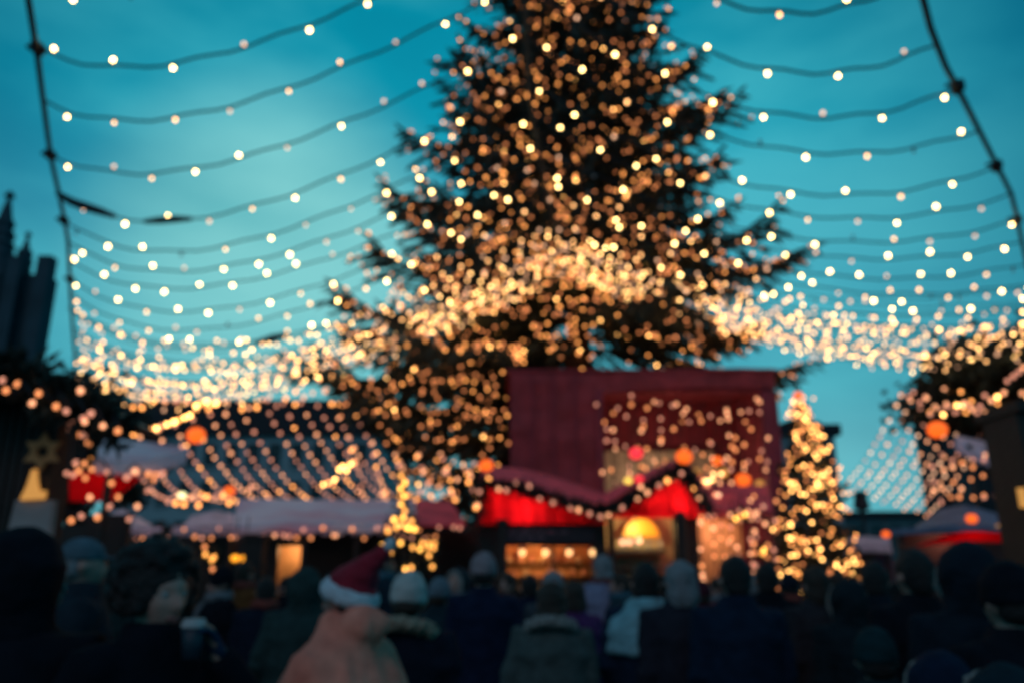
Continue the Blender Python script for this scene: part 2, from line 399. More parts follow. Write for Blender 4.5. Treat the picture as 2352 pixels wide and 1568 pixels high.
# ------------------------------------------------------------------ bulb strings
h_ = 5.0
def lerp(t, pts):
    if t <= pts[0][0]: return pts[0][1]
    for (a, x), (b, y) in zip(pts, pts[1:]):
        if t <= b: return x + (y-x)*(t-a)/(b-a)
    return pts[-1][1]
LX = [(-1.0, .15), (1.376, -.954), (1.82, -1.174), (2.316, -1.397), (4.1, -2.30)]
RX = [(-1.0, -.75), (1.34, .83), (1.48, .95), (2.0, 1.38), (4.1, 2.85)]
def Lp(y): return Vector((lerp(y, LX)*h_, y*h_, CAMZ + h_*lerp(y, [(0, 1.02), (2.5, 1.0), (4.1, .95)])))
def Rp(y): return Vector((lerp(y, RX)*h_, y*h_, CAMZ + h_*lerp(y, [(0, 1.0), (4.1, .97)])))
def Cp(y): return Vector((lerp(y, [(1, .0), (2, .05), (4.1, .30)])*h_, y*h_, CAMZ + h_*lerp(y, [(-1, 1.3), (2.4, 1.30), (4.1, 1.60)])))
BULB = {}
def bulb_mesh(kind, r):
    k = (kind, r)
    if k not in BULB: BULB[k] = ico('bulb_glass', r, M[kind], 2, 1.15)
    return BULB[k]
def support(name, label, fn, y0, y1, r, knots):
    pts = [fn(y0+(y1-y0)*i/40) + Vector((0, 0, -.04*math.sin(i*PI/40*6))) for i in range(41)]
    root = thing(name, label, 'cable', pts[20])
    mb = MB(); mb.tube([p-pts[20] for p in pts], r, 8); mb.build('wire', M['cable'], root)
    for y in knots:
        p = fn(y) - pts[20]; m = MB(); m.ell(p, (r*2.2, r*3.2, r*2.4), 10, 8, amp=.4, nf=9)
        m.tube([p+Vector((0, 0, .02)), p+Vector((-.12, .02, .03))], r*.8, 6); m.build('clamp', M['cable'], root)
    return root
LY = [1.18, 1.376, 1.563, 1.797, 2.0, 2.18, 2.34, 2.5, 2.66, 2.8]
RY = [1.15, 1.34, 1.48, 1.65, 1.82, 1.98, 2.14, 2.3, 2.48, 2.66]
NF = 27
for i in range(NF):
    LY.append(2.8+1.3*((i+1)/NF)**.75); RY.append(2.66+1.44*((i+1)/NF)**.8)
support('support_cable', 'dark steel cable running down the left sky and carrying the bulb strings', Lp, -.6, 4.1, .03, [LY[1], LY[3], LY[5], LY[8]])
support('support_cable', 'dark steel cable slanting across the upper right corner with bulb strings tied to it', Rp, -.6, 4.1, .03, [RY[2], RY[4], RY[6]])
support('support_cable', 'highest cable along the middle of the light canopy ending at the giant spruce', Cp, -.6, 4.3, .03, [])
ordn = ['highest', 'second', 'third', 'fourth', 'fifth', 'sixth', 'seventh', 'eighth', 'ninth', 'tenth']
rl = random.Random(5)
STRN = 0
def light_string(pts, spacing, label, group, kinds, r, wire=.011, name='light_string', sock=True, probs=(.55, .25, .2), alt=True, jit=.12, wob=.02, sleeve=(), parts=True, maxn=95):
    """pts: dense polyline"""
    root = thing(name, label, 'string lights', pts[0], group=group)
    o0 = Vector(pts[0]); P = [Vector(p)-o0 for p in pts]
    mb = MB(); mb.tube(P, wire, 5)
    cum = [0]
    for a, b in zip(P, P[1:]): cum.append(cum[-1]+(b-a).length)
    tot = cum[-1]; s = spacing*rl.uniform(.2, .9); k = 0; n = 0
    while s < tot and n < maxn:
        while cum[k+1] < s: k += 1
        f = (s-cum[k])/(cum[k+1]-cum[k]); p = P[k].lerp(P[k+1], f)
        up = 1 if (alt and rl.random() < .38) else -1
        q = p + Vector((rl.uniform(-wob, wob), rl.uniform(-.02, .02), up*(r*1.2+.035)))
        if sock: mb.tube([p, p.lerp(q, .45)], [.017, .014], 6)
        x = rl.random(); kd = kinds[0] if x < probs[0] else kinds[1] if x < probs[0]+probs[1] else kinds[2]
        if kinds[0] == 'b_hi' and rl.random() < .05: kd = 'b_off'
        b = link('bulb', bulb_mesh(kd, r), root); b.scale = [rl.uniform(.86, 1.12)]*3; b.location = q; b.rotation_euler = (rl.uniform(-.5, .5), rl.uniform(-.5, .5), 0)
        s += spacing*rl.uniform(1-jit, 1+jit); n += 1
    mb.build('wire', M['cable'], root)
    for (a, b, rr) in sleeve:
        i0, i1 = int(a*(len(P)-1)), int(b*(len(P)-1)); m = MB()
        seg = P[i0:i1+1]; m.tube(seg, [rr*(.5+.5*math.sin(PI*j/(len(seg)-1))+.1) for j in range(len(seg))], 8); m.build('cable_sleeve', M['cable'], root)
    return root
for i, (yl, yr) in enumerate(zip(LY, RY)):
    A, B, C = Lp(yl), Rp(yr), Cp((yl+yr)/2 if i < 10 else 3.05+1.05*((i-9)/NF)**.55)
    if i > 9:
        A.z += rl.uniform(-.15, .2); B.z += rl.uniform(-.15, .2); C.z += rl.uniform(-.2, .15); C.x += rl.uniform(-.3, .3)
        A.y += rl.uniform(-.2, .2); B.y += rl.uniform(-.2, .2)
    t = min(1, i/12)
    sl_, sr_ = h_*(.085+.13*t)*rl.uniform(.9, 1.1), h_*(.19-.03*t)*rl.uniform(.9, 1.1)
    pts = []; n = 30
    for j in range(n+1):
        f = j/n; p = A.lerp(C, f); p.z -= sl_*4*f*(1-f) + sl_*1.1*(f*(1-f)**3)*4; pts.append(p)
    for j in range(1, n+1):
        f = j/n; p = C.lerp(B, f); p.z -= sr_*4*f*(1-f); pts.append(p)
    for j, p in enumerate(pts): p.z += .02*math.sin(j*1.3+i)
    far = i > 9
    if not far: lab = f'{ordn[i]} bulb string from the top, sagging across the open blue sky'; grp = 'bulb strings across the sky'
    else: lab = 'bulb string in the dense overlapping band of lights below the tree middle'; grp = 'bulb strings in the dense band'
    light_string(pts, lerp(i, [(0, .62), (6, .60), (10, .46), (14, .40), (40, .37)]), lab, grp, ('b_hi' if i < 12 else 'b_far', 'b_mid', 'b_lo'), (.0165+.001*i) if i < 10 else .028,
                 wire=.013 if i < 10 else .008, probs=(.66, .16, .18) if i < 9 else (.26, .42, .32),
                 sleeve=((.015, .075, .06), (.115, .15, .05)) if i == 4 else (((.195, .22, .07),) if i == 10 else ()), jit=.16)
# strings that run away from the canopy to the far side of the square (left): slanting rows
def seg(u0, v0, Y0, u1, v1, Y1, sag=.3, n=24):
    A, B = at(u0, v0, Y0), at(u1, v1, Y1); out = []
    for j in range(n+1):
        f = j/n; p = A.lerp(B, f); p.z -= sag*4*f*(1-f); out.append(p)
    return out
for k in range(16):
    u0 = 285+k*38+rl.uniform(-6, 6)
    v0 = 925 if k > 5 else 1005-k*16
    ln = 1.0 - max(0, 9-k)*.0
    u1 = u0 + 205+rl.uniform(-8, 8) - max(0, 4-k)*18; v1 = 1150 - max(0, 4-k)*6
    light_string(seg(u0, v0-55 if k > 7 else v0, 20.3, u1, v1, 33+rl.uniform(-1, 1), .7), .66, 'one of the parallel strings slanting down across the dark museum facade',
                 'slanting strings in front of the museum', ('r_mid', 't_mid', 'r_lo'), .046, probs=(.45, .1, .45), wire=.01, sock=False, alt=False, jit=.14)
for k in range(9):
    u0, v0 = 2075+k*27, 885+k*3; u1, v1 = u0-150-k*2, v0+238+k*4
    light_string(seg(u0, v0, 20.5, u1, v1, 31, .3), .8, 'one of the pale strings slanting down the sky between tower block and right tree',
                 'slanting strings at the right', ('r_mid', 'b_lo', 'r_lo'), .044, probs=(.4, .4, .2), wire=.008, sock=False, alt=False, jit=.35)
# bright garlands sweeping along the left
light_string(seg(250, 1002, 19, 500, 915, 20, .12), .14, 'thick orange garland climbing from the pale pink roof to the left band of lights', None, ('t_hi', 't_mid', 'r_mid'), .05, sock=False, probs=(.3, .5, .2))
light_string(seg(290, 925, 19.5, 700, 918, 22, .1), .26, 'straight string along the roof line of the museum', None, ('t_mid', 'r_mid', 'r_lo'), .05, sock=False, probs=(.4, .3, .3))
light_string(seg(742, 1104, 17, 812, 1050, 17, .1), .09, 'short bright string rising above the long pale awning', None, ('t_hi', 't_mid', 'r_mid'), .035, sock=False, probs=(.4, .4, .2))
light_string(seg(380, 1140, 17.5, 560, 1138, 17.5, .1), .16, 'low golden string over the two small tents', None, ('t_mid', 'r_mid', 'r_lo'), .045, sock=False, probs=(.5, .3, .2))
light_string(seg(2120, 940, 17, 2352, 850, 16, .3), .13, 'thick garland of warm bulbs rising into the trees at the right edge', None, ('t_hi', 'r_mid', 'r_lo'), .042, sock=False, probs=(.3, .4, .3))
light_string(seg(2080, 900, 18, 2400, 880, 17.5, .5), .15, 'garland sagging in front of the lit tree at the right', None, ('b_mid', 'r_mid', 'r_lo'), .042, sock=False, probs=(.3, .4, .3))
# loose strings between museum strings and the spruce
for k in range(6):
    light_string(seg(800+k*52, 1010+k*8, 19, 840+k*52, 1145, 17.5, .0), .24, 'one of the short hanging strings beside the lower left branches of the giant spruce', 'hanging strings beside the spruce',
                 ('r_mid', 't_mid', 'r_lo'), .042, sock=False, probs=(.4, .3, .3))
for k in range(2):
    light_string(seg(560, 1122+k*8, 17.6+k, 1095, 1070+k*20, 17.6+k, .5), .42, 'one of the thin garlands stretched above the long awning', 'garlands above the long awning',
                 ('r_mid', 't_mid', 'r_lo'), .042, sock=False, probs=(.4, .3, .3))
# ------------------------------------------------------------------ masts
def mast(x, y, z, label):
    root = thing('mast', label, 'pole', (x, y, 0)); m = MB()
    m.tube([(0, 0, 0), (0, 0, z*.5), (0, 0, z)], [.09, .07, .05], 10); m.ell((0, 0, z+.04), (.08, .08, .08), 10, 6); m.build('pole', M['metal'], root)
    m = MB(); m.box(-.2, -.2, 0, .2, .2, .06); m.tube([(0, 0, .06), (0, 0, .3)], [.13, .1], 10); m.build('base', M['metal'], root)
p = Lp(4.1); mast(p.x, p.y, p.z, 'thin mast holding the left end of the light canopy')
p = Rp(4.1); mast(p.x, p.y, p.z, 'thin mast holding the right end of the light canopy')
# street lamp in front of the far office building
p = at(1975, 1128, 30); root = thing('street_lamp', 'slim street lamp silhouetted against the pale sky right of the small tree', 'street lamp', (p.x, 30, 0))
m = MB(); m.tube([(0, 0, 0), (0, 0, 1.2), (0, 0, p.z-.7)], [.13, .09, .06], 10); m.build('pole', M['cable'], root)
m = MB(); m.loft([(p.z-.7, .12, .12, 0, 0), (p.z-.62, .3, .3, 0, 0), (p.z-.15, .22, .22, 0, 0), (p.z-.1, .32, .32, 0, 0), (p.z+.05, .05, .05, 0, 0)], n=12); m.build('lamp_head', M['cable'], root)
# ------------------------------------------------------------------ round lanterns
def lantern(u, v, Y, dpx, label, kind='lantern', name='paper_lantern', wire=.5):
    c = at(u, v, Y); r = dpx/2*Y/FP*.93
    root = thing(name, label, 'lantern', c)
    m = MB(); n = 14     # ribbed paper globe
    secs = []
    for j in range(n+1):
        th = PI*j/n; rr = r*math.sin(th)*(1+.03*math.cos(j*PI)) + .012; secs.append((-r*math.cos(th)*.95, rr, rr, 0, 0))
    m.loft(secs, n=20); m.build('globe', M[kind], root, True)
    m = MB(); m.loft([(r*.9, r*.28, r*.28, 0, 0), (r*1.02, r*.28, r*.28, 0, 0)], n=12); m.loft([(-r*1.02, r*.24, r*.24, 0, 0), (-r*.9, r*.24, r*.24, 0, 0)], n=12)
    m.tube([(0, 0, r), (0, 0, r+wire)], .008, 4); m.build('cap', M['lantern_rib'], root)
lantern(450, 999, 11.5, 40, 'largest orange paper lantern, beside the tip of the pale pink roof')
lantern(527, 1127, 14, 24, 'orange lantern at the left end of the long pale awning')
lantern(1117, 1068, 12, 30, 'orange lantern over the peak of the left red stall')
lantern(1461, 1040, 12.6, 30, 'red lantern glowing inside the maroon stage opening', 'lantern_red')
lantern(1571, 1048, 12.3, 36, 'orange lantern over the peak of the right red stall')
lantern(1647, 1057, 12.8, 22, 'smaller orange lantern right of the right stall peak')
lantern(1707, 1101, 12, 32, 'orange lantern at the right side of the maroon stage')
lantern(1597, 1085, 14, 24, 'dim orange lantern tucked behind the right stall peak', 'flame')
lantern(1443, 1103, 12.9, 16, 'small yellow lamp beside a red one in the stage opening', 'lantern_yel', 'round_lamp')
lantern(1468, 1099, 12.95, 18, 'small red lamp beside a yellow one in the stage opening', 'lantern_red', 'round_lamp')
lantern(1833, 908, 14.9, 20, 'orange ball lamp on the tip of the small Christmas tree')
lantern(2153, 986, 11, 42, 'large orange lantern in front of the right edge trees')
lantern(2232, 1190, 13.5, 22, 'orange lantern on the blue-grey awning')
lantern(2297, 1212, 13.5, 18, 'dim reddish lantern at the right end of the blue-grey awning', 'flame')
lantern(2035, 1226, 20, 16, 'small red-orange lamp at the far stalls right of the street lamp')
lantern(1660, 1085, 16, 24, 'faint orange glow lamp behind the stage garlands', 'flame')
lantern(1745, 1110, 16.5, 18, 'faint orange lamp near the right post of the stage', 'flame')
lantern(418, 1137, 14, 15, 'pale greenish round lamp above the small tents', 'lamp_green', 'round_lamp')
lantern(540, 1281, 11, 15, 'left of a pair of small orange lamps under the long awning', 'lamp_or', 'round_lamp')
lantern(563, 1281, 11, 15, 'right of a pair of small orange lamps under the long awning', 'lamp_or', 'round_lamp')
# ------------------------------------------------------------------ stage box
def pt_light(name, loc, power, col=(1, .6, .3), r=.12):
    l = bpy.data.lights.new(name, 'POINT'); l.energy = power; l.color = col; l.shadow_soft_size = r
    o = bpy.data.objects.new(name, l); COL.objects.link(o); o.location = loc; return o
Y = 17.5
root = thing('stage', 'tall maroon tarpaulin stage with an open right half in front of the spruce', 'stage', (0, 0, 0))
z1 = at(1480, 858, Y).z; xL = at(1172, 1000, Y).x; xP = at(1372, 1000, Y).x; xR0 = at(1752, 1000, Y).x; xR = at(1790, 1000, Y).x
mb = MB()      # left tarpaulin, softly creased
nx, nz = 26, 26; vs = []; fs = []
for j in range(nz+1):
    for i in range(nx+1):
        x = xL+(xP-xL)*i/nx; z = .4+(z1-.4)*j/nz
        vs.append((x, Y - .05 + .05*mnoise.noise(Vector((x*1.2, z*3.5, 0))) + .03*math.sin(z*5+x), z))
for j in range(nz):
    for i in range(nx):
        a = j*(nx+1)+i; fs.append((a, a+1, a+nx+2, a+nx+1))
mb.add(vs, fs); mb.box(xL, Y+.05, .3, xP, Y+.12, z1-.01); mb.build('side_panel', M['maroon'], root)
zt = at(1560, 900, Y).z
mb = MB(); vs = []; fs = []; nx = 50; nz = 6
for j in range(nz+1):
    for i in range(nx+1):
        x = xP+(xR-xP)*i/nx; sagz = .24*math.sin(PI*i/nx); z = zt-.05+sagz*.3+(z1+.02-zt)*j/nz + .14*(i/nx)
        vs.append((x, Y-.06+.06*mnoise.noise(Vector((x*2, z*2, 3))), z))
for j in range(nz):
    for i in range(nx):
        a = j*(nx+1)+i; fs.append((a, a+1, a+nx+2, a+nx+1))
mb.add(vs, fs); mb.box(xP, Y+.06, zt, xR, Y+.14, z1); mb.build('header_panel', M['maroon'], root)
mb = MB(); mb.box(xR0+.02, Y-.1, .3, xR, Y+.2, zt); mb.build('post', M['maroon2'], root)
mb = MB(); mb.box(xP-.02, Y-.14, .3, xP+.13, Y+.02, zt); mb.build('post', M['maroon2'], root)
mb = MB(); mb.box(xL, Y+3.5, 0, xR, Y+3.6, z1+.03); mb.box(xL, Y+.16, 0, xL+.08, Y+3.5, z1+.02); mb.box(xR-.08, Y+.22, 0, xR, Y+3.5, z1+.02); mb.build('back_wall', M['maroon'], root)
mb = MB(); mb.slab([(xL-.1, Y-.1, z1+.03), (xR+.1, Y-.1, z1+.03), (xR+.1, Y+3.7, z1+.04), (xL-.1, Y+3.7, z1+.04)], .06); mb.build('roof', M['maroon'], root)
for k in range(1, 4):
    x = xL+(xP-xL)*k/4; mb = MB(); mb.box(x-.02, Y-.16, .4, x+.02, Y-.1, z1-.05); mb.build('seam_strap', M['maroon2'], root)
mb = MB(); mb.box(xL, Y, 0, xR, Y+3.5, .3); mb.build('floor_deck', M['timber'], root)
mb = MB(); za = at(1500, 1110, Y+3.2).z; zb_ = at(1500, 1035, Y+3.2).z
mb.box(xP+.3, Y+3.2, za-1.2, xR0-.3, Y+3.3, zb_); mb.build('lit_backboard', M['cream'], root)
pt_light('stage_lamp', ((xP+xR0)/2, Y+1.6, za-.3), 55, (1, .62, .42), .3)
# curtain strands of light in the opening
rs = random.Random(21)
for k in range(20):
    u = 1385+k*19.5+rs.uniform(-6, 6); v0 = 905+rs.uniform(0, 30)
    light_string(seg(u, v0, Y-.25-.1*(k % 3), u+rs.uniform(-14, 14), 1190 if k > 7 else 1120, Y-.3-.1*(k % 3), 0, 12), rs.uniform(.3, .5), 'one of the light strands hanging in the stage opening', 'strands hanging in the stage opening',
                 ('r_mid', 'r_lo', 't_lo'), .036, sock=False, probs=(.3, .45, .25), jit=.85, wob=.12)
for k in range(9):
    u = 1612+k*21+rs.uniform(-6, 6)
    light_string(seg(u, 1150+rs.uniform(-20, 20), 12.1+.1*(k % 3), u+rs.uniform(-14, 14), 1345, 12.1+.1*(k % 3), 0, 12), rs.uniform(.13, .22), 'one of the light strands hanging between the right red stall and the small tree', 'strands beside the small tree',
                 ('r_mid', 'r_lo', 't_lo'), .030, sock=False, probs=(.35, .4, .25), jit=.5)
cl = [(1600, 1105), (1612, 1120), (1622, 1112), (1635, 1128), (1640, 1090), (1625, 1095), (1655, 1075), (1618, 1082), (1645, 1140), (1660, 1105)]
A = [at(u, v, 13.8) for u, v in sorted(cl)]
light_string(A, .21, 'cluster of cream bulbs behind the right stall peak', None, ('b_mid', 'b_lo', 'r_mid'), .032, sock=False)
# ------------------------------------------------------------------ two red gabled stalls
def zig(ptsA, ptsB, m, t, name, root):
    mb = MB()
    for (a, b), (c, d) in zip(zip(ptsA, ptsA[1:]), zip(ptsB, ptsB[1:])):
        n = 8
        for k in range(n):
            f0, f1 = k/n, (k+1)/n
            q = [a.lerp(b, f0), a.lerp(b, f1), c.lerp(d, f1), c.lerp(d, f0)]
            for x in q: pass
            mb.slab(q, t)
    return mb.build(name, m, root)
def red_stall(label, fr, back, panel, u0, u1, Y, parts_fn, lamp, gl_label):
    root = thing('market_stall', label, 'stall', (0, 0, 0))
    F = [at(u, v, Y) for u, v in fr]; B = [at(u, v, Y+2.2) for u, v in back]
    zig(F, B, M['pinkroof'], .04, 'roof', root)
    # hanging translucent gable cloth, lit from inside
    mb = MB(); P = [at(u, v, Y+.25) for u, v in panel]; n = 14; base_v = panel[-1][1]
    c0, c1 = P[0], P[-1]
    top = P; zb = min(c0.z, c1.z)
    N_ = 30; vs = []; fs = []
    for i in range(N_+1):
        f = i/N_; x = c0.x+(c1.x-c0.x)*f
        zt_ = zb
        for a, b in zip(top, top[1:]):
            if min(a.x, b.x)-1e-6 <= x <= max(a.x, b.x)+1e-6: zt_ = a.z+(b.z-a.z)*((x-a.x)/(b.x-a.x) if abs(b.x-a.x) > 1e-5 else 0)
        for j in range(5):
            z = zb-.02+(zt_+.03-zb)*j/4
            vs.append((x, Y+.22+.05*math.sin(f*19)+.03*math.sin(f*47+z*3), z))
    for i in range(N_):
        for j in range(4): a = i*5+j; fs.append((a, a+5, a+6, a+1))
    mb.add(vs, fs); mb.build('gable_cloth', M['redlit'], root)
    parts_fn(root)
    pt_light('gable_lamp', lamp[0], lamp[1], (1, .35, .22), .15)
    # fir garland with bulbs along the front edge
    pts = []
    for a, b in zip(F, F[1:]):
        for k in range(10): pts.append(a.lerp(b, k/10)+Vector((0, -.1, .0)))
    pts.append(F[-1]+Vector((0, -.1, 0)))
    g = light_string(pts, .19, gl_label, None, ('r_mid', 't_mid', 'r_lo'), .032, sock=False, probs=(.35, .25, .4), jit=.6)
    mb = MB(); rg = random.Random(3)
    for p in pts:
        for k in range(34):
            q = p-pts[0]+Vector((rg.gauss(0, .06), rg.gauss(0, .03)+.05, rg.gauss(0, .04)))
            needle_quad(mb, q, Vector((rg.gauss(0, 1), rg.gauss(0, 1), rg.gauss(0, 1))).normalized(), .11, .02, Vector((rg.random(), rg.random(), 1)))
    mb.build('fir_twigs', M['needle'], g)
YS = 12.4
def hutA(root):
    Yf = YS+.4; xl = at(1098, 1250, Yf).x; xr = at(1392, 1250, Yf).x; xo0 = at(1156, 1250, Yf).x; xo1 = at(1366, 1250, Yf).x
    zt_ = at(1250, 1200, Yf).z; zo1 = at(1250, 1252, Yf).z; zo0 = at(1250, 1348, Yf).z
    mb = MB(); mb.box(xl, Yf, 0, xo0, Yf+.08, zt_); mb.box(xo1, Yf, 0, xr, Yf+.08, zt_); mb.box(xo0, Yf, zo1, xo1, Yf+.08, zt_); mb.box(xo0, Yf, 0, xo1, Yf+.08, zo0-.05)
    mb.box(xl, Yf+.08, 0, xl+.06, Yf+2.2, zt_); mb.box(xr-.06, Yf+.08, 0, xr, Yf+2.2, zt_)
    mb.build('wall', M['timber'], root)
    mb = MB(); mb.box(xo0-.05, Yf+1.3, .2, xo1+.05, Yf+1.36, zt_); mb.build('back_wall', M['warmwood'], root)
    mb = MB(); mb.box(xo0-.08, Yf-.28, zo0-.05, xo1+.08, Yf+.4, zo0); mb.build('counter', M['brown'], root)
    mb = MB(); mb.box(at(1160, 1225, YS+.2).x, YS+.30, at(1160, 1242, YS).z, xo1, YS+.36, at(1160, 1208, YS).z, 0)
    rr = random.Random(2)
    for ln in range(2):
        x = xo0+.05; zz = at(1160, 1219+ln*15, YS).z
        while x < xo1-.5-.3*ln:
            wd = rr.uniform(.05, .16); mb.box(x, YS+.285, zz-.02, x+wd, YS+.298, zz+.03, 1); x += wd+.05
    mb.build('sign', [M['chalk'], M['chalkline']], root)
    mb = MB(); mb.box((xo0+xo1)/2-.03+.06, Yf+.02, zo0, (xo0+xo1)/2+.09, Yf+.1, zo1); mb.build('post', M['timber'], root)
    zsh = (zo0+zo1)/2
    mb = MB()
    for z in (zo0+.12, zo0+.36): mb.box(xo0, Yf+1.0, z, xo1, Yf+1.3, z+.02)
    mb.build('shelf', M['brown'], root)
    for k in range(14):
        x = xo0+.08+k*(xo1-xo0-.15)/13; z = zo0+(.14 if k % 2 else .38); m = MB(); rj = rr.uniform(.035, .06); hj = rr.uniform(.1, .17)
        m.loft([(z, rj*.8, rj*.8, x, Yf+1.12), (z+hj*.3, rj, rj, x, Yf+1.12), (z+hj*.75, rj*.9, rj*.9, x, Yf+1.12), (z+hj*.8, rj*.5, rj*.5, x, Yf+1.12), (z+hj, rj*.55, rj*.55, x, Yf+1.12)], n=10)
        tag(m.build('jar', M['jar'] if k % 3 else M['cream'], None, True), 'glazed jar on the shelves inside the orange-lit left red stall', 'jar', 'jars in the left red stall')
    for k in range(4):
        c = Vector((xo0+.3+k*.38, Yf+.5, zo1-.09)); t = thing('hanging_lamp', 'warm bulb lamp hanging in the counter opening of the left red stall', 'lamp', c, group='lamps in the left red stall')
        m = MB(); m.ell((0, 0, 0), (.045, .045, .055), 12, 8); m.build('bulb', M['lamp_warm'], t, True)
        m = MB(); m.loft([(.04, .08, .08, 0, 0), (.1, .03, .03, 0, 0), (.2, .01, .01, 0, 0)], n=12); m.build('lamp_shade', M['metal'], t)
    pt_light('counter_lamp', ((xo0+xo1)/2-.2, Yf+.6, zo1-.15), 20, (1, .42, .13), .1)
red_stall('red-roofed market stall with a dark sign above an orange-lit counter', [(1090, 1198), (1106, 1106), (1200, 1122), (1290, 1150), (1384, 1176)], [(1096, 1185), (1112, 1072), (1208, 1082), (1296, 1106), (1388, 1138)],
          [(1094, 1200), (1110, 1112), (1200, 1128), (1290, 1156), (1382, 1186), (1392, 1200)], 1090, 1390, YS, hutA, ((at(1200, 1165, YS+1).x, YS+.55, at(1200, 1172, YS+.5).z), 11),
          'fir garland with bulbs edging the roof of the left red stall')
def hutB(root):
    Yf = YS+.42; xl = at(1398, 1250, Yf).x; xr = at(1606, 1250, Yf).x; xo0 = at(1412, 1250, Yf).x; xo1 = at(1548, 1250, Yf).x
    zt_ = at(1500, 1178, Yf).z; zo1 = at(1500, 1188, Yf).z; zo0 = at(1500, 1320, Yf).z
    mb = MB(); mb.box(xl, Yf, 0, xo0, Yf+.08, zt_); mb.box(xo1, Yf, 0, xr, Yf+.08, zt_); mb.box(xo0, Yf, zo1, xo1, Yf+.08, zt_); mb.box(xo0, Yf, 0, xo1, Yf+.08, zo0-.05)
    mb.box(xr-.06, Yf+.08, 0, xr, Yf+2.2, zt_); mb.build('wall', M['timber'], root)
    mb = MB(); mb.box(xo0-.3, Yf+1.3, .2, xo1+.3, Yf+1.36, zt_+.3); mb.build('back_wall', M['cream'], root)
    mb = MB(); mb.box(xo0-.02, Yf-.25, zo0-.05, xo1+.02, Yf+.4, zo0); mb.build('counter', M['brown'], root)
    zs = at(1480, 1262, Yf+.9).z
    mb = MB(); mb.box(xo0, Yf+.8, zs-.04, xo1, Yf+1.25, zs); mb.box(xo0, Yf+.95, zs-.3, xo1, Yf+1.25, zs-.27); mb.build('shelf', M['metal'], root)
    # arched yellow sign panel that glows
    c = at(1468, 1215, Yf+.95); m = MB(); pts = []
    for k in range(15):
        a = PI*k/14; pts.append((c.x-.27*math.cos(a)*1.1+.03, Yf+.95, c.z-.12+.3*math.sin(a)))
    m.slab(pts, .03); m.build('arched_lamp', emis('arched_lamp_glow', (1, .36, .025), .24), root)
    rr = random.Random(4)
    for k in range(9):
        x = xo0+.06+k*.105; m = MB(); z = zs; m.loft([(z, .03, .03, x, Yf+.98), (z+.12, .032, .032, x, Yf+.98), (z+.16, .012, .012, x, Yf+.98), (z+.22, .012, .012, x, Yf+.98)], n=9)
        tag(m.build('bottle', M['cream'] if k % 2 else M['white'], None, True), 'pale bottle on the steel shelf inside the yellow-lit right red stall', 'bottle', 'bottles in the right red stall')
    for k, (u, v) in enumerate(((1430, 1244), (1446, 1244), (1468, 1241))):
        c = at(u, v, Yf+.6); t = thing('hanging_lamp', ['leftmost', 'middle', 'rightmost'][k]+' of three pale lamps inside the yellow-lit stall', 'lamp', c, group='lamps in the right red stall')
        m = MB(); m.ell((0, 0, 0), (.04, .04, .045), 12, 8); m.build('bulb', M['b_lo'], t, True); m = MB(); m.loft([(.035, .05, .05, 0, 0), (.07, .02, .02, 0, 0), (.12, .008, .008, 0, 0)], n=10); m.build('socket', M['metal'], t)
    pt_light('booth_lamp', ((xo0+xo1)/2, Yf+.55, zo1-.1), 20, (1, .68, .25), .1)
red_stall('red-roofed market stall with a yellow arched lamp and bottles inside', [(1386, 1177), (1440, 1148), (1500, 1112), (1561, 1077), (1590, 1112), (1626, 1178)], [(1388, 1138), (1442, 1108), (1502, 1078), (1563, 1056), (1604, 1085), (1656, 1145)],
          [(1404, 1186), (1470, 1140), (1561, 1098), (1594, 1125), (1622, 1186)], 1390, 1630, YS, hutB, ((at(1545, 1160, YS+1).x, YS+.55, at(1545, 1165, YS+.5).z), 9),
          'fir garland with bulbs edging the steep roof of the right red stall')
p = at(1562, 1180, YS-.2); root = thing('wooden_post', 'dark post in front of the right red stall', 'post', (p.x, YS-.2, 0)); m = MB()
m.tube([(0, 0, 0), (0, 0, p.z-.1)], .085, 10); m.build('post', M['timber'], root); m = MB(); m.ell((0, 0, p.z-.05), (.1, .1, .1), 10, 8); m.build('finial', M['timber'], root)
# maroon booth right of the gabled stalls
Yb = 13.2; root = thing('booth', 'low maroon booth under light strands beside the small Christmas tree', 'stall', (0, 0, 0))
xa, xb = at(1612, 1250, Yb).x, at(1760, 1250, Yb).x; zt_ = at(1700, 1165, Yb).z
mb = MB(); mb.box(xa, Yb, 0, xb, Yb+.08, 1.35); mb.box(xa, Yb+1.4, 0, xb, Yb+1.5, zt_); mb.build('wall', M['maroon2'], root)
mb = MB(); mb.slab([at(1606, 1178, Yb-.2), at(1775, 1178, Yb-.2), at(1762, 1120, Yb+1.8), at(1640, 1120, Yb+1.8)], .05); mb.build('roof', M['pinkroof'], root)
mb = MB(); mb.box(xa, Yb-.2, 1.35, xb, Yb+.3, 1.42); mb.build('counter', M['brown'], root)
mb = MB(); mb.box(xa+.02, Yb+1.3, 1.45, xb-.02, Yb+1.38, zt_-.1); mb.build('back_board', M['warmwood'], root)
pt_light('booth_lamp', ((xa+xb)/2, Yb+.8, zt_-.3), 22, (1, .5, .3), .1)
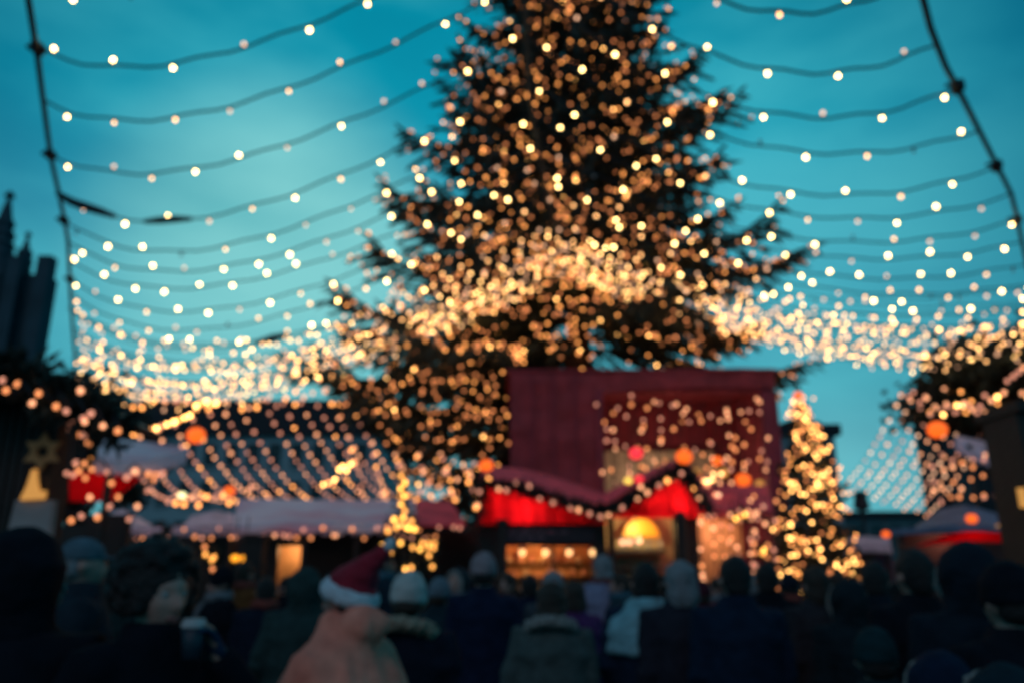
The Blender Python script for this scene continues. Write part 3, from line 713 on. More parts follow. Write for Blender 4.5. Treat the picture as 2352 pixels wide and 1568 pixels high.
# ------------------------------------------------------------------ long awning stall
def awning(name, label, front, backp, Y, dY, m, drop=.12, extra=None, posts=(), ycat='stall', dark=True, wallY=None):
    root = thing(name, label, ycat, (0, 0, 0))
    F = [at(u, v, Y) for u, v in front]; B = [at(u, v, Y+dY) for u, v in backp]
    mb = MB(); n = 12
    for (a, b), (c, d) in zip(zip(F, F[1:]), zip(B, B[1:])):
        for i in range(n):
            for j in range(3):
                def P(f, g):
                    p = a.lerp(b, f).lerp(c.lerp(d, f), g); p.z -= .10*math.sin(PI*g)*1.0 - .03*mnoise.noise(p*1.1); return p
                mb.slab([P(i/n, j/3), P((i+1)/n, j/3), P((i+1)/n, (j+1)/3), P(i/n, (j+1)/3)], .03)
    mb.build('awning', m, root)
    mb = MB()
    for a, b in zip(F, F[1:]):
        for i in range(n):
            p, q = a.lerp(b, i/n), a.lerp(b, (i+1)/n)
            mb.slab([p+Vector((0, -.03, -drop*(1+.25*(i % 2)))), q+Vector((0, -.03, -drop*(1+.25*(i % 2)))), q+Vector((0, -.03, .0)), p+Vector((0, -.03, .0))], .015)
    mb.build('valance', m, root)
    for u in posts:
        q = at(u, 1250, Y+.1); mb = MB(); mb.tube([(q.x, Y+.1, 0), (q.x, Y+.1, F[0].z-.02)], .05, 8); mb.build('post', M['timber'], root)
    return root, F, B
root, F, B = awning('awning_stall', 'long low stall under a pale grey-pink awning left of the red stalls', [(538, 1210), (760, 1206), (950, 1206)], [(545, 1150), (760, 1148), (955, 1150)], 13.2, 2.4, M['stripe'], posts=(560, 700, 820, 930))
pos = [(930, 1208), (1068, 1208)], [(945, 1150), (1040, 1152)]
mb = MB(); a, b = at(952, 1207, 13.2), at(1072, 1210, 13.2); c, d = at(957, 1150, 15.6), at(1035, 1153, 15.6)
for i in range(8):
    mb.slab([a.lerp(b, i/8), a.lerp(b, (i+1)/8), c.lerp(d, (i+1)/8), c.lerp(d, i/8)], .03)
mb.build('end_awning', M['pinkroof'], root)
Yf = 14.6; xl, xr = at(545, 1250, Yf).x, at(1135, 1250, Yf).x; zt_ = at(700, 1200, Yf).z
mb = MB(); o0, o1 = at(640, 1250, Yf).x, at(692, 1250, Yf).x
mb.box(xl, Yf, 0, o0, Yf+.08, zt_); mb.box(o1, Yf, 0, xr, Yf+.08, zt_); mb.box(o0, Yf, at(660, 1252, Yf).z, o1, Yf+.08, zt_); mb.box(o0, Yf, 0, o1, Yf+.08, .9)
mb.build('wall', M['timber'], root)
mb = MB(); mb.box(o0-.2, Yf+.6, .5, o1+.2, Yf+.66, zt_); mb.build('lit_back_wall', M['warmwood'], root)
mb = MB(); mb.box(xl+.2, 13.5, .95, xr-.2, 14.1, 1.02); mb.box(xl+.2, 13.9, 0, xr-.2, 13.96, .95); mb.build('counter', M['brown'], root)
pt_light('awning_lamp', ((o0+o1)/2, Yf+.3, at(660, 1262, Yf).z), 12, (1, .55, .25), .08)
light_string([at(538+k*27, 1222+4*math.sin(k*1.3), 13.1) for k in range(21)], .15, 'string of dim bulbs along the front edge of the long pale awning', None, ('r_lo', 't_lo', 'r_mid'), .026, sock=False, probs=(.4, .45, .15), jit=.6)
# small tents left
root, F, B = awning('tent', 'small pale pink pointed tent at the left below the museum', [(228, 1190), (300, 1212), (372, 1214)], [(262, 1176), (290, 1172), (345, 1206)], 14.5, 1.6, M['pinkpale'], posts=(240, 365))
root, F, B = awning('tent', 'small white pointed tent just left of the long awning', [(398, 1212), (470, 1210), (540, 1210)], [(440, 1186), (495, 1174), (538, 1182)], 14.8, 1.6, M['pinkpale'], posts=(405, 528))
Yf = 16.6; mb = MB(); r2 = thing('back_booth', 'dark wooden booth front behind the two small tents', 'stall', (0, 0, 0))
mb.box(at(120, 1250, Yf).x, Yf, 0, at(545, 1250, Yf).x, Yf+.1, at(300, 1205, Yf).z); mb.build('wall', M['timber'], r2)
mb = MB(); mb.box(at(215, 1250, Yf).x, Yf-.35, 1.0, at(545, 1250, Yf).x, Yf-.003, 1.06); mb.build('counter', M['brown'], r2)
light_string([at(235+k*20, 1224+4*math.sin(k*1.7), 14.3) for k in range(16)], .15, 'string of dim bulbs under the two small tents', None, ('r_lo', 't_lo', 'r_mid'), .028, sock=False, probs=(.4, .45, .15), jit=.6)
# pale pink roof and red cloth of the left stall
root, F, B = awning('market_stall', 'left stall with a pale pink and white tarpaulin roof over red cloth sides', [(222, 1058), (330, 1066), (432, 1036)], [(232, 1008), (330, 1016), (436, 1030)], 9.2, 1.8, M['whiteaw'], posts=(230,))
P = [at(u, v, 9.6) for u, v in ((160, 1082), (340, 1084), (258, 1150), (162, 1152))]
mb = MB(); mb.slab([P[3], P[2], P[1], P[0]], .03); mb.build('side_cloth', M['redlit'], root)
q = at(165, 1400, 9.7); q2 = at(330, 1400, 9.7); mb = MB(); mb.box(q.x, 9.7, 0, q2.x-.3, 9.78, at(200, 1180, 9.7).z); mb.build('wall', M['timber'], root)
pt_light('cloth_lamp', (at(260, 1110, 10).x, 10.1, at(260, 1110, 10).z), 13, (1, .3, .2), .12)
light_string([at(165+k*12, 1062+22*math.sin(k*.9)+k*2, 9.1) for k in range(20)], .15, 'loose string of copper bulbs draped round the left pink and red stall', None, ('r_mid', 't_lo', 'r_lo'), .028, sock=False, probs=(.4, .3, .3), jit=.6)
light_string([at(152+k*12, 1168+14*math.sin(k*1.1), 9.2) for k in range(16)], .14, 'string of copper bulbs under the red cloth of the left stall', None, ('r_mid', 't_lo', 'r_lo'), .028, sock=False, probs=(.4, .3, .3), jit=.6)
light_string([at(330+k*8, 1110-6*k+14*math.sin(k*1.1), 9.4) for k in range(12)], .14, 'string of faint bulbs rising below the tip of the pale pink roof', None, ('r_lo', 't_lo', 'r_lo'), .026, sock=False, jit=.6)
# ------------------------------------------------------------------ near left hut, with star and candle
Y = 7.0; root = thing('timber_hut', 'black timber hut at the left edge with a straw star and a candle panel', 'stall', (0, 0, 0))
xl, xr = at(-160, 1200, Y).x, at(156, 1130, Y+.3).x; zt_ = at(80, 905, Y).z
mb = MB(); mb.box(xl, Y, 0, xr, Y+.3, zt_)
for k in range(12): x = xl+(xr-xl)*k/12; mb.box(x, Y-.02, 0, x+.012, Y-.002, zt_)
mb.build('wall', M['timber'], root)
mb = MB(); mb.slab([at(-160, 830, Y-.3), at(40, 842, Y-.3), at(180, 905, Y-.3), at(290, 965, Y-.3), at(285, 985, Y-.3), at(170, 935, Y-.3), at(40, 905, Y-.3), at(-160, 905, Y-.3)][::-1], -.7); mb.build('roof', M['timber'], root)
mb = MB(); rg = random.Random(9)
for k in range(1500):
    f = rg.random(); u = -160+440*f; v = lerp(u, [(-160, 838), (40, 850), (180, 915), (290, 975)])
    q = at(u, v+rg.gauss(10, 18), Y-.45); needle_quad(mb, q, Vector((rg.gauss(0, 1), rg.gauss(0, .5), rg.gauss(-.3, 1))).normalized(), .2, .03, Vector((rg.random(), rg.random(), 1)))
mb.build('fir_branches', M['needle'], root)
light_string([at(-20+k*14, lerp(-20+k*14, [(-20, 885), (60, 890), (180, 925), (290, 985)])+20*math.sin(k*2.1), Y-.6) for k in range(22)], .17, 'sparse string of copper bulbs along the fir-covered roof of the near left hut', None,
             ('r_mid', 'r_lo', 't_lo'), .022, sock=False, probs=(.35, .4, .25), jit=.7)
for k in range(4):
    light_string(seg(165+k*14, 960+k*8, Y-.35, 160+k*10, 1075, Y-.35, 0, 8), .16, 'one of the dim strands hanging from the right corner of the near left hut', 'strands on the near left hut', ('r_lo', 't_lo', 'r_lo'), .02, sock=False, jit=.6)
c = at(101, 1037, Y-.1); t = thing('straw_star', 'brown six-pointed straw star on the black hut wall', 'star', c)
m = MB(); pts = []
for k in range(12):
    r_ = .175 if k % 2 == 0 else .095; a = PI/2+2*PI*k/12; pts.append((r_*math.cos(a), 0, r_*math.sin(a)))
for k in range(12):   # ring-like star with an open heart
    a, b = Vector(pts[k]), Vector(pts[(k+1) % 12]); m.slab([a, b, b*.42, a*.42], .03)
m.build('star', M['starwood'], t)
c = at(68, 1192, Y-.12); t = thing('candle_ornament', 'grey-white candle ornament with an amber flame on the black hut', 'ornament', c)
wd = .185; hh = .16
m = MB(); m.slab([(-wd*.95, 0, -hh), (wd, 0, -hh), (wd*.92, 0, hh), (-wd*.8, 0, hh)], -.08); m.build('candle', M['candle'], t)
m = MB(); fl = [(-.09, .0, hh+.0), (-.05, 0, hh+.12), (-.03, 0, hh+.25), (.0, 0, hh+.26), (.03, 0, hh+.14), (.06, 0, hh+.07), (.11, 0, hh+.08), (.11, 0, hh+.01)]
m.slab(fl[::-1], .04); m.build('flame', M['flame'], t)
# ------------------------------------------------------------------ right side stalls
root, F, B = awning('market_stall', 'right stall with a blue-grey pointed awning over a red lit valance', [(2046, 1218), (2140, 1212), (2230, 1208), (2315, 1212)], [(2120, 1200), (2160, 1172), (2215, 1162), (2306, 1186)], 12.8, 2.0, M['bluegrey'], drop=.06, posts=(2070,))
mb = MB(); Q = [at(u, v, 12.9) for u, v in ((2100, 1254), (2150, 1250), (2230, 1242), (2318, 1246), (2318, 1216), (2230, 1216), (2160, 1230))]
mb.slab(Q, .02); mb.build('lit_valance', M['redlit'], root)
mb = MB(); mb.box(at(2070, 1250, 13.6).x, 13.6, 0, at(2330, 1250, 13.6).x, 13.7, at(2200, 1225, 13.6).z); mb.build('wall', M['timber'], root)
pt_light('valance_lamp', (at(2210, 1236, 13.2).x, 13.25, at(2210, 1236, 13.2).z), 11, (1, .3, .2), .1)
root, F, B = awning('tent', 'pale pink tarpaulin corner under the lit tree at the right edge', [(2190, 1016), (2240, 1045), (2292, 1062)], [(2196, 1004), (2245, 1012), (2290, 1022)], 15, 1.2, M['pinkpale'], posts=(2262,))
Y = 5.2; root = thing('black_stall', 'black stall side filling the right edge', 'stall', (0, 0, 0)); xl = at(2294, 1200, Y+.4).x
mb = MB(); mb.box(xl, Y, 0, xl+2.5, Y+.4, at(2300, 945, Y).z); mb.build('wall', M['timber'], root)
mb = MB(); a = at(2290, 945, Y); mb.box(xl-.02, Y-.06, a.z, xl+2.6, Y+.46, a.z+.06); mb.build('roof', M['timber'], root)
mb = MB(); mb.box(at(2335, 1130, Y).x, Y-.03, at(2335, 1165, Y).z, at(2350, 1130, Y).x, Y-.005, at(2335, 1120, Y).z); mb.build('window', M['flame'], root)
for k in range(7):
    light_string(seg(2140+k*24, 1030+rl.uniform(-20, 30), 14.2, 2140+k*24+rl.uniform(-10, 10), 1150, 14.2, 0, 8), .22, 'one of the copper strands hanging in front of the dark house at the right', 'strands in front of the dark house',
                 ('r_mid', 'r_lo', 't_lo'), .032, sock=False, probs=(.3, .4, .3), jit=.5)
# low far stalls between street lamp and right stall
root, F, B = awning('far_stall', 'far small stall with a pale roof right of the small Christmas tree', [(1915, 1262), (1990, 1252), (2046, 1256)], [(1925, 1238), (1990, 1232), (2044, 1238)], 20, 2, M['pinkpale'], posts=(1925, 2035))
mb = MB(); mb.box(at(1918, 1260, 21).x, 21, 0, at(2046, 1260, 21).x, 21.1, at(1980, 1255, 21).z); mb.build('wall', M['maroon2'], root)
# pole tree with golden lights above the awning, and golden sprays below it
def spray(pts, Y, label, kinds=('y_hi', 'y_lo', 't_mid'), r=.03, probs=(.5, .3, .2), group=None):
    P = [at(u, v, Y) for u, v in pts]; c = P[0]; t = thing('fir_spray', label, 'decoration', c, group=group); rg = random.Random(len(pts)); m = MB()
    m.tube([p-c+Vector((0, .04, 0)) for p in sorted(P, key=lambda p: p.x)], .012, 5)
    for p in P:
        for k in range(26): needle_quad(m, p-c+Vector((rg.gauss(0, .05), .05+rg.gauss(0, .02), rg.gauss(0, .05))), Vector((rg.gauss(0, 1), rg.gauss(0, 1), rg.gauss(0, 1))).normalized(), .12, .02, Vector((rg.random(), rg.random(), 1)))
    m.build('twigs', M['needle'], t)
    for p in P:
        x = rg.random(); k = kinds[0] if x < probs[0] else kinds[1] if x < probs[0]+probs[1] else kinds[2]
        b = link('bulb', bulb_mesh(k, r), t); b.location = p-c
spray([(921, 1092), (930, 1108), (920, 1122), (928, 1138), (921, 1158), (930, 1172), (926, 1188)], 12.6, 'vertical column of golden bulbs in front of the long awning', r=.032)
spray([(905, 1192), (918, 1205), (932, 1208), (945, 1196), (891, 1218), (938, 1212), (910, 1210), (952, 1214)], 12.6, 'cluster of golden bulbs at the foot of the lit column', r=.036, probs=(.5, .3, .2))
spray([(878, 1252), (900, 1240), (902, 1254), (920, 1246), (885, 1262), (897, 1268)], 11.5, 'left golden fir spray hanging under the long awning', r=.027, probs=(.4, .6, 0))
spray([(948, 1256), (970, 1246), (985, 1247), (984, 1256), (998, 1246), (996, 1258), (965, 1260), (985, 1275), (993, 1300), (931, 1306), (945, 1302)], 11.5, 'right golden fir spray hanging under the long awning', r=.028, probs=(.4, .6, 0))
spray([(237, 1218), (262, 1242), (273, 1245), (289, 1240), (288, 1255), (285, 1268), (279, 1278), (275, 1290)], 11, 'golden bulb spray hanging at the left beside the curly-haired person', r=.027, probs=(.4, .6, 0))
spray([(470, 1255), (472, 1272), (486, 1284), (492, 1278), (488, 1306)], 11, 'faint copper bulb spray right of the curly-haired person', ('y_lo', 't_lo', 't_lo'), r=.027)
spray([(1700, 1185), (1712, 1180), (1690, 1190), (1755, 1262), (1752, 1270)], 12, 'few golden bulbs left of the small Christmas tree', r=.028)
spray([(1979, 1326), (1979, 1340)], 9.5, 'pair of single bulbs low at the right of the small tree', ('t_mid', 't_mid', 't_lo'), r=.026)
# tall lamp post silhouettes below the awnings
for u, v, Yp, lb in ((590, 1238, 9.5, 'dark square post standing in front of the long awning'), (1155, 1200, 12.6, 'dark corner post of the left red stall')):
    q = at(u, v, Yp); t = thing('wooden_post', lb, 'post', (q.x, Yp, 0)); m = MB(); wq = .10 if Yp < 10 else .06
    m.box(-wq, -wq, 0, wq, wq, q.z); m.build('post', M['timber'], t); m = MB(); m.box(-wq-.03, -wq-.03, q.z, wq+.03, wq+.03, q.z+.05); m.box(-wq-.05, -wq-.05, 0, wq+.05, wq+.05, -.0+.12); m.build('trim', M['timber'], t)
# ------------------------------------------------------------------ people
def realize(mb, mats, voxel, name, amp=0, nf=7, smooth=2, seed=0, zf=1.0):
    me = mb.mesh(name, mats); o = bpy.data.objects.new('tmp', me); COL.objects.link(o)
    r = o.modifiers.new('r', 'REMESH'); r.mode = 'VOXEL'; r.voxel_size = voxel
    if smooth: s = o.modifiers.new('s', 'SMOOTH'); s.factor = .5; s.iterations = smooth
    bpy.context.view_layer.update()
    dg = bpy.context.evaluated_depsgraph_get(); out = bpy.data.meshes.new_from_object(o.evaluated_get(dg))
    bpy.data.objects.remove(o); bpy.data.meshes.remove(me)
    if amp:
        vs = [v.co.copy() for v in out.vertices]; ns = [v.normal.copy() for v in out.vertices]
        for v, c, n in zip(out.vertices, vs, ns):
            d = mnoise.noise(Vector((c.x*nf+seed, c.y*nf, c.z*nf*1.4*zf))) + .5*mnoise.noise(Vector((c.x*nf*2.3+seed, c.y*nf*2.3, c.z*nf*4*zf)))
            v.co = c + n*amp*d
    out.name = name
    if not out.materials:
        out.materials.append(mats)
    out.polygons.foreach_set('use_smooth', [True]*len(out.polygons)); return out
# arm joints for +x side: shoulder, elbow, wrist
POSE = {
    'down': [(.185, 0, 1.42), (.235, -.02, 1.14), (.235, .05, .89)],
    'pocket': [(.185, 0, 1.42), (.27, -.06, 1.16), (.20, .12, .98)],
    'cup': [(.185, 0, 1.42), (.25, .02, 1.15), (.10, .27, 1.34)],
    'sip': [(.185, 0, 1.42), (.24, .20, 1.24), (.09, .19, 1.46)],
    'phone': [(.185, 0, 1.42), (.24, .14, 1.20), (.10, .33, 1.42)],
    'swing': [(.185, 0, 1.42), (.24, -.14, 1.17), (.23, -.17, .93)],
}
def mir(p, s): return Vector((p[0]*s, p[1], p[2]))
HZ = 1.625
def head_mesh(mb):
    nu, nv = 44, 32; vs = []; fs = []
    for j in range(nv+1):
        th = PI*j/nv
        for i in range(nu):
            ph = 2*PI*i/nu; d = Vector((math.sin(th)*math.cos(ph), math.sin(th)*math.sin(ph), math.cos(th)))
            x, y, z = d.x*.076, d.y*.096, d.z*.118
            if z < 0:
                k = min(1, -z/.118); x *= 1-.32*k; y = y*(1-.18*k) + .012*k
            if d.y > 0:
                def g(cx, cz, sx, sz): return math.exp(-((x-cx)/sx)**2-((z-cz)/sz)**2)
                nose = g(0, -.028, .012, .026)*.026 + g(0, -.040, .014, .010)*.012
                brow = g(0, .022, .05, .010)*.006
                socket = (g(.031, .0, .016, .013)+g(-.031, .0, .016, .013))*-.013
                cheek = (g(.042, -.03, .022, .022)+g(-.042, -.03, .022, .022))*.006
                mouth = g(0, -.066, .022, .006)*.007 + g(0, -.073, .018, .005)*.005 - g(0, -.0695, .024, .0022)*.006
                chin = g(0, -.100, .022, .016)*.012
                y += (nose+brow+socket+cheek+mouth+chin)*min(1, d.y*1.6)
            vs.append((x, y, HZ+z))
    for j in range(nv):
        for i in range(nu):
            a = j*nu+i; b = j*nu+(i+1) % nu
            fs.append((a, a+nu, b) if j == nv-1 else (a, a+nu, b+nu) if j == 0 else (a, a+nu, b+nu, b))
    mb.add(vs, fs)
    for s in (-1, 1): mb.torus((s*.078, -.005, HZ-.008), .017, .006, 0, 12, 6, rz=.006); mb.ell((s*.077, -.005, HZ-.008), (.008, .018, .03), 10, 8)
def hand(mb, w, d, s, curl):
    """palm and five fingers; w wrist, d forward direction"""
    d = Vector(d).normalized(); side = d.cross(Vector((0, 0, 1)))
    if side.length < .2: side = Vector((0, 1, 0))
    side.normalize(); nrm_ = side.cross(d)
    mb.tube([w, w+d*.04, w+d*.085], [(.026, .018), (.038, .016), (.036, .013)], 10)
    bend = (-side if True else side).cross(d)*.0
    inw = nrm_*(-1)
    for k, (o, L_) in enumerate(((-.030, .060), (-.010, .074), (.010, .070), (.029, .055))):
        p = w + d*.08 + side*o; pts = [p]; dd = d.copy()
        for q in range(3):
            dd = (dd + inw*curl*.55).normalized(); p = p + dd*L_*(.42, .32, .26)[q]; pts.append(p)
        mb.tube(pts, [.0095, .009, .0085, .007], 8)
    p = w + d*.03 - side*.030*s; q = p + (d*.6 - side*.75*s).normalized()*.035; r = q + (d*.9 + inw*curl*.5 - side*.1*s).normalized()*.032
    mb.tube([p, q, r], [.012, .011, .008], 8)
BODIES = {}
def body_mesh(la, ra, stride, voxel):
    k = (la, ra, stride, voxel)
    if k in BODIES: return BODIES[k]
    mb = MB(); head_mesh(mb)
    mb.loft([(1.40, .09, .07, 0, -.01), (1.47, .062, .062, 0, -.008), (1.53, .054, .056, 0, -.004), (1.59, .052, .058, 0, .0)], 20)
    mb.loft([(.84, .12, .10, 0, 0), (.92, .165, .12, 0, 0), (1.05, .14, .105, 0, 0), (1.18, .145, .11, 0, 0), (1.32, .175, .12, 0, 0), (1.41, .16, .095, 0, -.005), (1.47, .07, .06, 0, -.008)], 24)
    for s in (-1, 1):
        st = stride*s
        mb.tube([(.09*s, 0, .92), (.095*s, .5*st+.02, .5), (.10*s, st-.03*abs(st), .09)], [.085, .055, .038], 12)
        mb.tube([(.10*s, st-.07, .05), (.10*s, st, .06), (.105*s, st+.11, .035), (.105*s, st+.17, .025)], [(.03, .04), (.042, .045), (.045, .03), (.035, .02)], 10)
        J = [mir(p, s) for p in POSE[la if s < 0 else ra]]
        mb.tube([J[0]-Vector((.05*s, 0, -.0)), J[0], J[0].lerp(J[1], .5), J[1], J[1].lerp(J[2], .5), J[2]], [.05, .05, .042, .036, .034, .025], 12)
        hand(mb, J[2], (J[2]-J[1]).normalized(), s, .9 if (la if s < 0 else ra) in ('cup', 'sip', 'phone', 'pocket') else .35)
    BODIES[k] = realize(mb, M['skin'], voxel, 'body_mesh', smooth=1); return BODIES[k]
COATS = {}
def coat_mesh(la, ra, kind, seed):
    k = (la, ra, kind, seed)
    if k in COATS: return COATS[k]
    mb = MB()
    if kind == 'cape': prof = [(.55, .40, .34), (.80, .36, .32), (1.0, .32, .30), (1.18, .28, .26), (1.33, .275, .20), (1.43, .235, .15), (1.50, .13, .13), (1.57, .10, .11)]
    elif kind == 'puffy': prof = [(.62, .24, .19), (.66, .26, .21), (.74, .235, .19), (.82, .255, .21), (.90, .23, .185), (.99, .25, .205), (1.07, .225, .18), (1.16, .25, .2), (1.24, .235, .185), (1.33, .25, .19), (1.42, .215, .155), (1.48, .13, .115), (1.53, .095, .095)]
    elif kind == 'long': prof = [(.45, .27, .2), (.8, .235, .185), (1.03, .20, .16), (1.2, .21, .165), (1.34, .235, .165), (1.43, .2, .13), (1.49, .11, .10), (1.54, .085, .09)]
    else: prof = [(.78, .215, .165), (.82, .225, .175), (1.0, .205, .165), (1.18, .215, .17), (1.33, .235, .17), (1.43, .2, .135), (1.49, .115, .105), (1.55, .09, .092)]
    mb.loft([(z, a, b, 0, -.008) for z, a, b in prof], 28)
    if kind == 'cape': mb.ell((0, -.095, 1.53), (.12, .10, .075), 16, 10)
    if kind != 'cape':
        for s in (-1, 1):
            J = [mir(p, s) for p in POSE[la if s < 0 else ra]]
            e = J[1].lerp(J[2], .97)
            mb.tube([J[0]-Vector((.09*s, 0, .01)), J[0]+Vector((.005*s, 0, -.005)), J[0].lerp(J[1], .5), J[1], J[1].lerp(J[2], .5), e], [.085, .088, .074, .066, .060, .050], 14)
            if kind == 'puffy':
                for q in range(1, 9): mb.ell(J[0].lerp(J[1], q/5) if q < 5 else J[1].lerp(J[2], (q-4)/5), (.078, .078, .06), 12, 8)
    COATS[k] = realize(mb, M['skin'], .016, 'coat_mesh', amp=.012 if kind != 'cape' else .034, seed=seed, nf=6 if kind != 'cape' else 8, zf=1 if kind != 'cape' else .12); return COATS[k]
TROU = {}
def trouser_mesh(stride):
    if stride not in TROU:
        mb = MB(); mb.loft([(.80, .15, .12, 0, 0), (.95, .178, .135, 0, 0), (1.05, .16, .12, 0, 0)], 20)
        for s in (-1, 1):
            st = stride*s; mb.tube([(.09*s, 0, .93), (.095*s, .5*st+.02, .5), (.10*s, st-.03*abs(st), .10)], [.105, .076, .066], 14)
        m2 = MB()
        for s in (-1, 1):
            st = stride*s; m2.tube([(.10*s, st, .26), (.10*s, st, .10), (.10*s, st, .06)], [.058, .056, .052], 12)
            m2.tube([(.10*s, st-.085, .05), (.10*s, st, .06), (.105*s, st+.11, .045), (.105*s, st+.19, .035)], [(.03, .045), (.05, .052), (.052, .042), (.04, .03)], 12)
        TROU[stride] = (realize(mb, M['trousers'], .018, 'trouser_mesh', amp=.008), realize(m2, M['boots'], .012, 'boot_mesh'))
    return TROU[stride]
HEADG = {}
def headgear(kind, seed):
    k = (kind, seed)
    if k in HEADG: return HEADG[k]
    out = []; rg = random.Random(seed+17); c = (0, -.012, HZ+.022)
    def fin(mb, name, vox=.008, amp=.004, nf=14): out.append((name, realize(mb, M['skin'], vox, name+'_mesh', amp=amp, nf=nf, seed=seed, smooth=1)))
    if kind == 'short':
        mb = MB(); mb.ell(c, (.086, .101, .112), 28, 18, zmin=-.055); mb.ell((0, -.045, HZ-.03), (.07, .062, .07), 20, 12); fin(mb, 'hair', amp=.006, nf=22)
    elif kind == 'grey_bald':
        mb = MB(); mb.torus((0, -.02, HZ+.0), .064, .022, -.15, ry=.074, rz=.045); fin(mb, 'hair', amp=.005, nf=22)
    elif kind == 'bob':
        mb = MB(); mb.ell(c, (.096, .108, .116), 28, 18, zmin=-.03); mb.ell((0, -.045, HZ-.06), (.098, .078, .11), 24, 14); fin(mb, 'hair', amp=.010, nf=14)
    elif kind == 'long':
        mb = MB(); mb.ell(c, (.092, .106, .114), 28, 18, zmin=-.03); mb.loft([(1.34, .07, .03, 0, -.15), (1.42, .10, .05, 0, -.13), (1.52, .105, .07, 0, -.085), (1.62, .094, .075, 0, -.05), (1.68, .08, .06, 0, -.04)], 20); fin(mb, 'hair', amp=.010, nf=14)
    elif kind == 'curly':
        mb = MB(); mb.ell((0, -.028, HZ+.035), (.112, .115, .122), 28, 18, zmin=-.09)
        for q in range(230):
            th = math.acos(rg.uniform(-.65, 1)); ph = rg.uniform(0, 2*PI); d = Vector((math.sin(th)*math.cos(ph), math.sin(th)*math.sin(ph), math.cos(th)))
            if d.y > .45 and d.z < .35: continue
            p = Vector((0, -.028, HZ+.035)) + Vector((d.x*.118, d.y*.12, d.z*.13)); r_ = rg.uniform(.013, .026); mb.ell(p, (r_, r_, r_), 8, 6)
        fin(mb, 'hair', .007, .006, 25)
    elif kind in ('beanie', 'pompom'):
        mb = MB(); mb.ell((0, -.012, HZ+.04), (.094, .108, .118), 28, 18, zmin=-.035); mb.torus((0, -.010, HZ+.015), .082, .017, -.12, ry=.096, rz=.030)
        if kind == 'pompom': mb.ell((0, -.02, HZ+.185), (.04, .04, .038), 14, 10, amp=.3)
        for q in range(26):
            a = 2*PI*q/26; mb.tube([(.095*math.cos(a), -.010+.108*math.sin(a), HZ+.02), (.088*math.cos(a), -.012+.10*math.sin(a), HZ+.08), (.05*math.cos(a), -.012+.06*math.sin(a), HZ+.14)], .006, 6)
        fin(mb, 'beanie', amp=.004)
        mb = MB(); mb.ell((0, -.045, HZ-.02), (.078, .066, .06), 20, 12); fin(mb, 'hair', amp=.005)
    elif kind == 'cap':
        mb = MB(); mb.ell((0, -.012, HZ+.035), (.088, .104, .095), 28, 18, zmin=-.01); mb.ell((0, .10, HZ+.035), (.068, .06, .007), 20, 8); fin(mb, 'cap', amp=.002)
        mb = MB(); mb.ell((0, -.04, HZ-.005), (.083, .07, .07), 20, 12); fin(mb, 'hair', amp=.004)
    elif kind == 'hood':
        mb = MB(); mb.ell((0, -.03, HZ+.01), (.122, .125, .148), 30, 20); mb.loft([(1.44, .13, .11, 0, -.01), (1.52, .11, .10, 0, -.02), (1.60, .11, .10, 0, -.02)], 24)
        me = realize(mb, M['skin'], .01, 'hood_mesh', amp=.010, nf=10, seed=seed)
        # open the face
        import bmesh
        bm = bmesh.new(); bm.from_mesh(me); bmesh.ops.delete(bm, geom=[v for v in bm.verts if v.co.y > .058 and abs(v.co.x) < .085 and v.co.z > HZ-.105], context='VERTS'); bm.to_mesh(me); bm.free(); out.append(('hood', me))
        mb = MB(); mb.torus((0, .058, HZ-.005), .088, .018, PI/2, amp=.5, ry=.115); fin(mb, 'fur_trim', amp=.008, nf=40)
    elif kind == 'santa':
        mb = MB(); mb.ell((0, -.01, HZ+.035), (.094, .106, .10), 26, 16, zmin=-.01)
        mb.tube([(0, -.01, HZ+.07), (0, -.025, HZ+.125), (.0, -.035, HZ+.165), (.01, -.055, HZ+.205), (.015, -.065, HZ+.245)], [.088, .070, .046, .032, .022], 18); fin(mb, 'hat', amp=.008)
        mb = MB(); mb.torus((0, -.008, HZ+.025), .088, .024, -.15, ry=.100, rz=.034); fin(mb, 'hat_brim', amp=.006, nf=30)
        mb = MB(); mb.ell((.015, -.07, HZ+.262), (.026, .026, .026), 16, 12); fin(mb, 'pompom', amp=.006, nf=30)
        mb = MB(); mb.ell((0, -.042, HZ-.03), (.082, .068, .075), 20, 12); fin(mb, 'hair', amp=.006)
    HEADG[k] = out; return out
def cloth_mat(c, k=[0]):
    k[0] += 1; return mat('coat_fabric', (c[0]*.75, c[1]*.88, c[2]*.95) if max(c) < .12 else c, .9, var=.3, scale=14, bump=.4, bscale=120, spec=.12)
HAIRC = {'black': (.012, .010, .010), 'brown': (.035, .022, .015), 'grey': (.22, .24, .26), 'blond': (.2, .14, .07), 'white': (.5, .5, .5)}
HM = {k: mat('hair_'+k, c, .6, var=.4, scale=30, bump=.8, bscale=80) for k, c in HAIRC.items()}
def setmat(o, m):
    o.material_slots[0].link = 'OBJECT'; o.material_slots[0].material = m
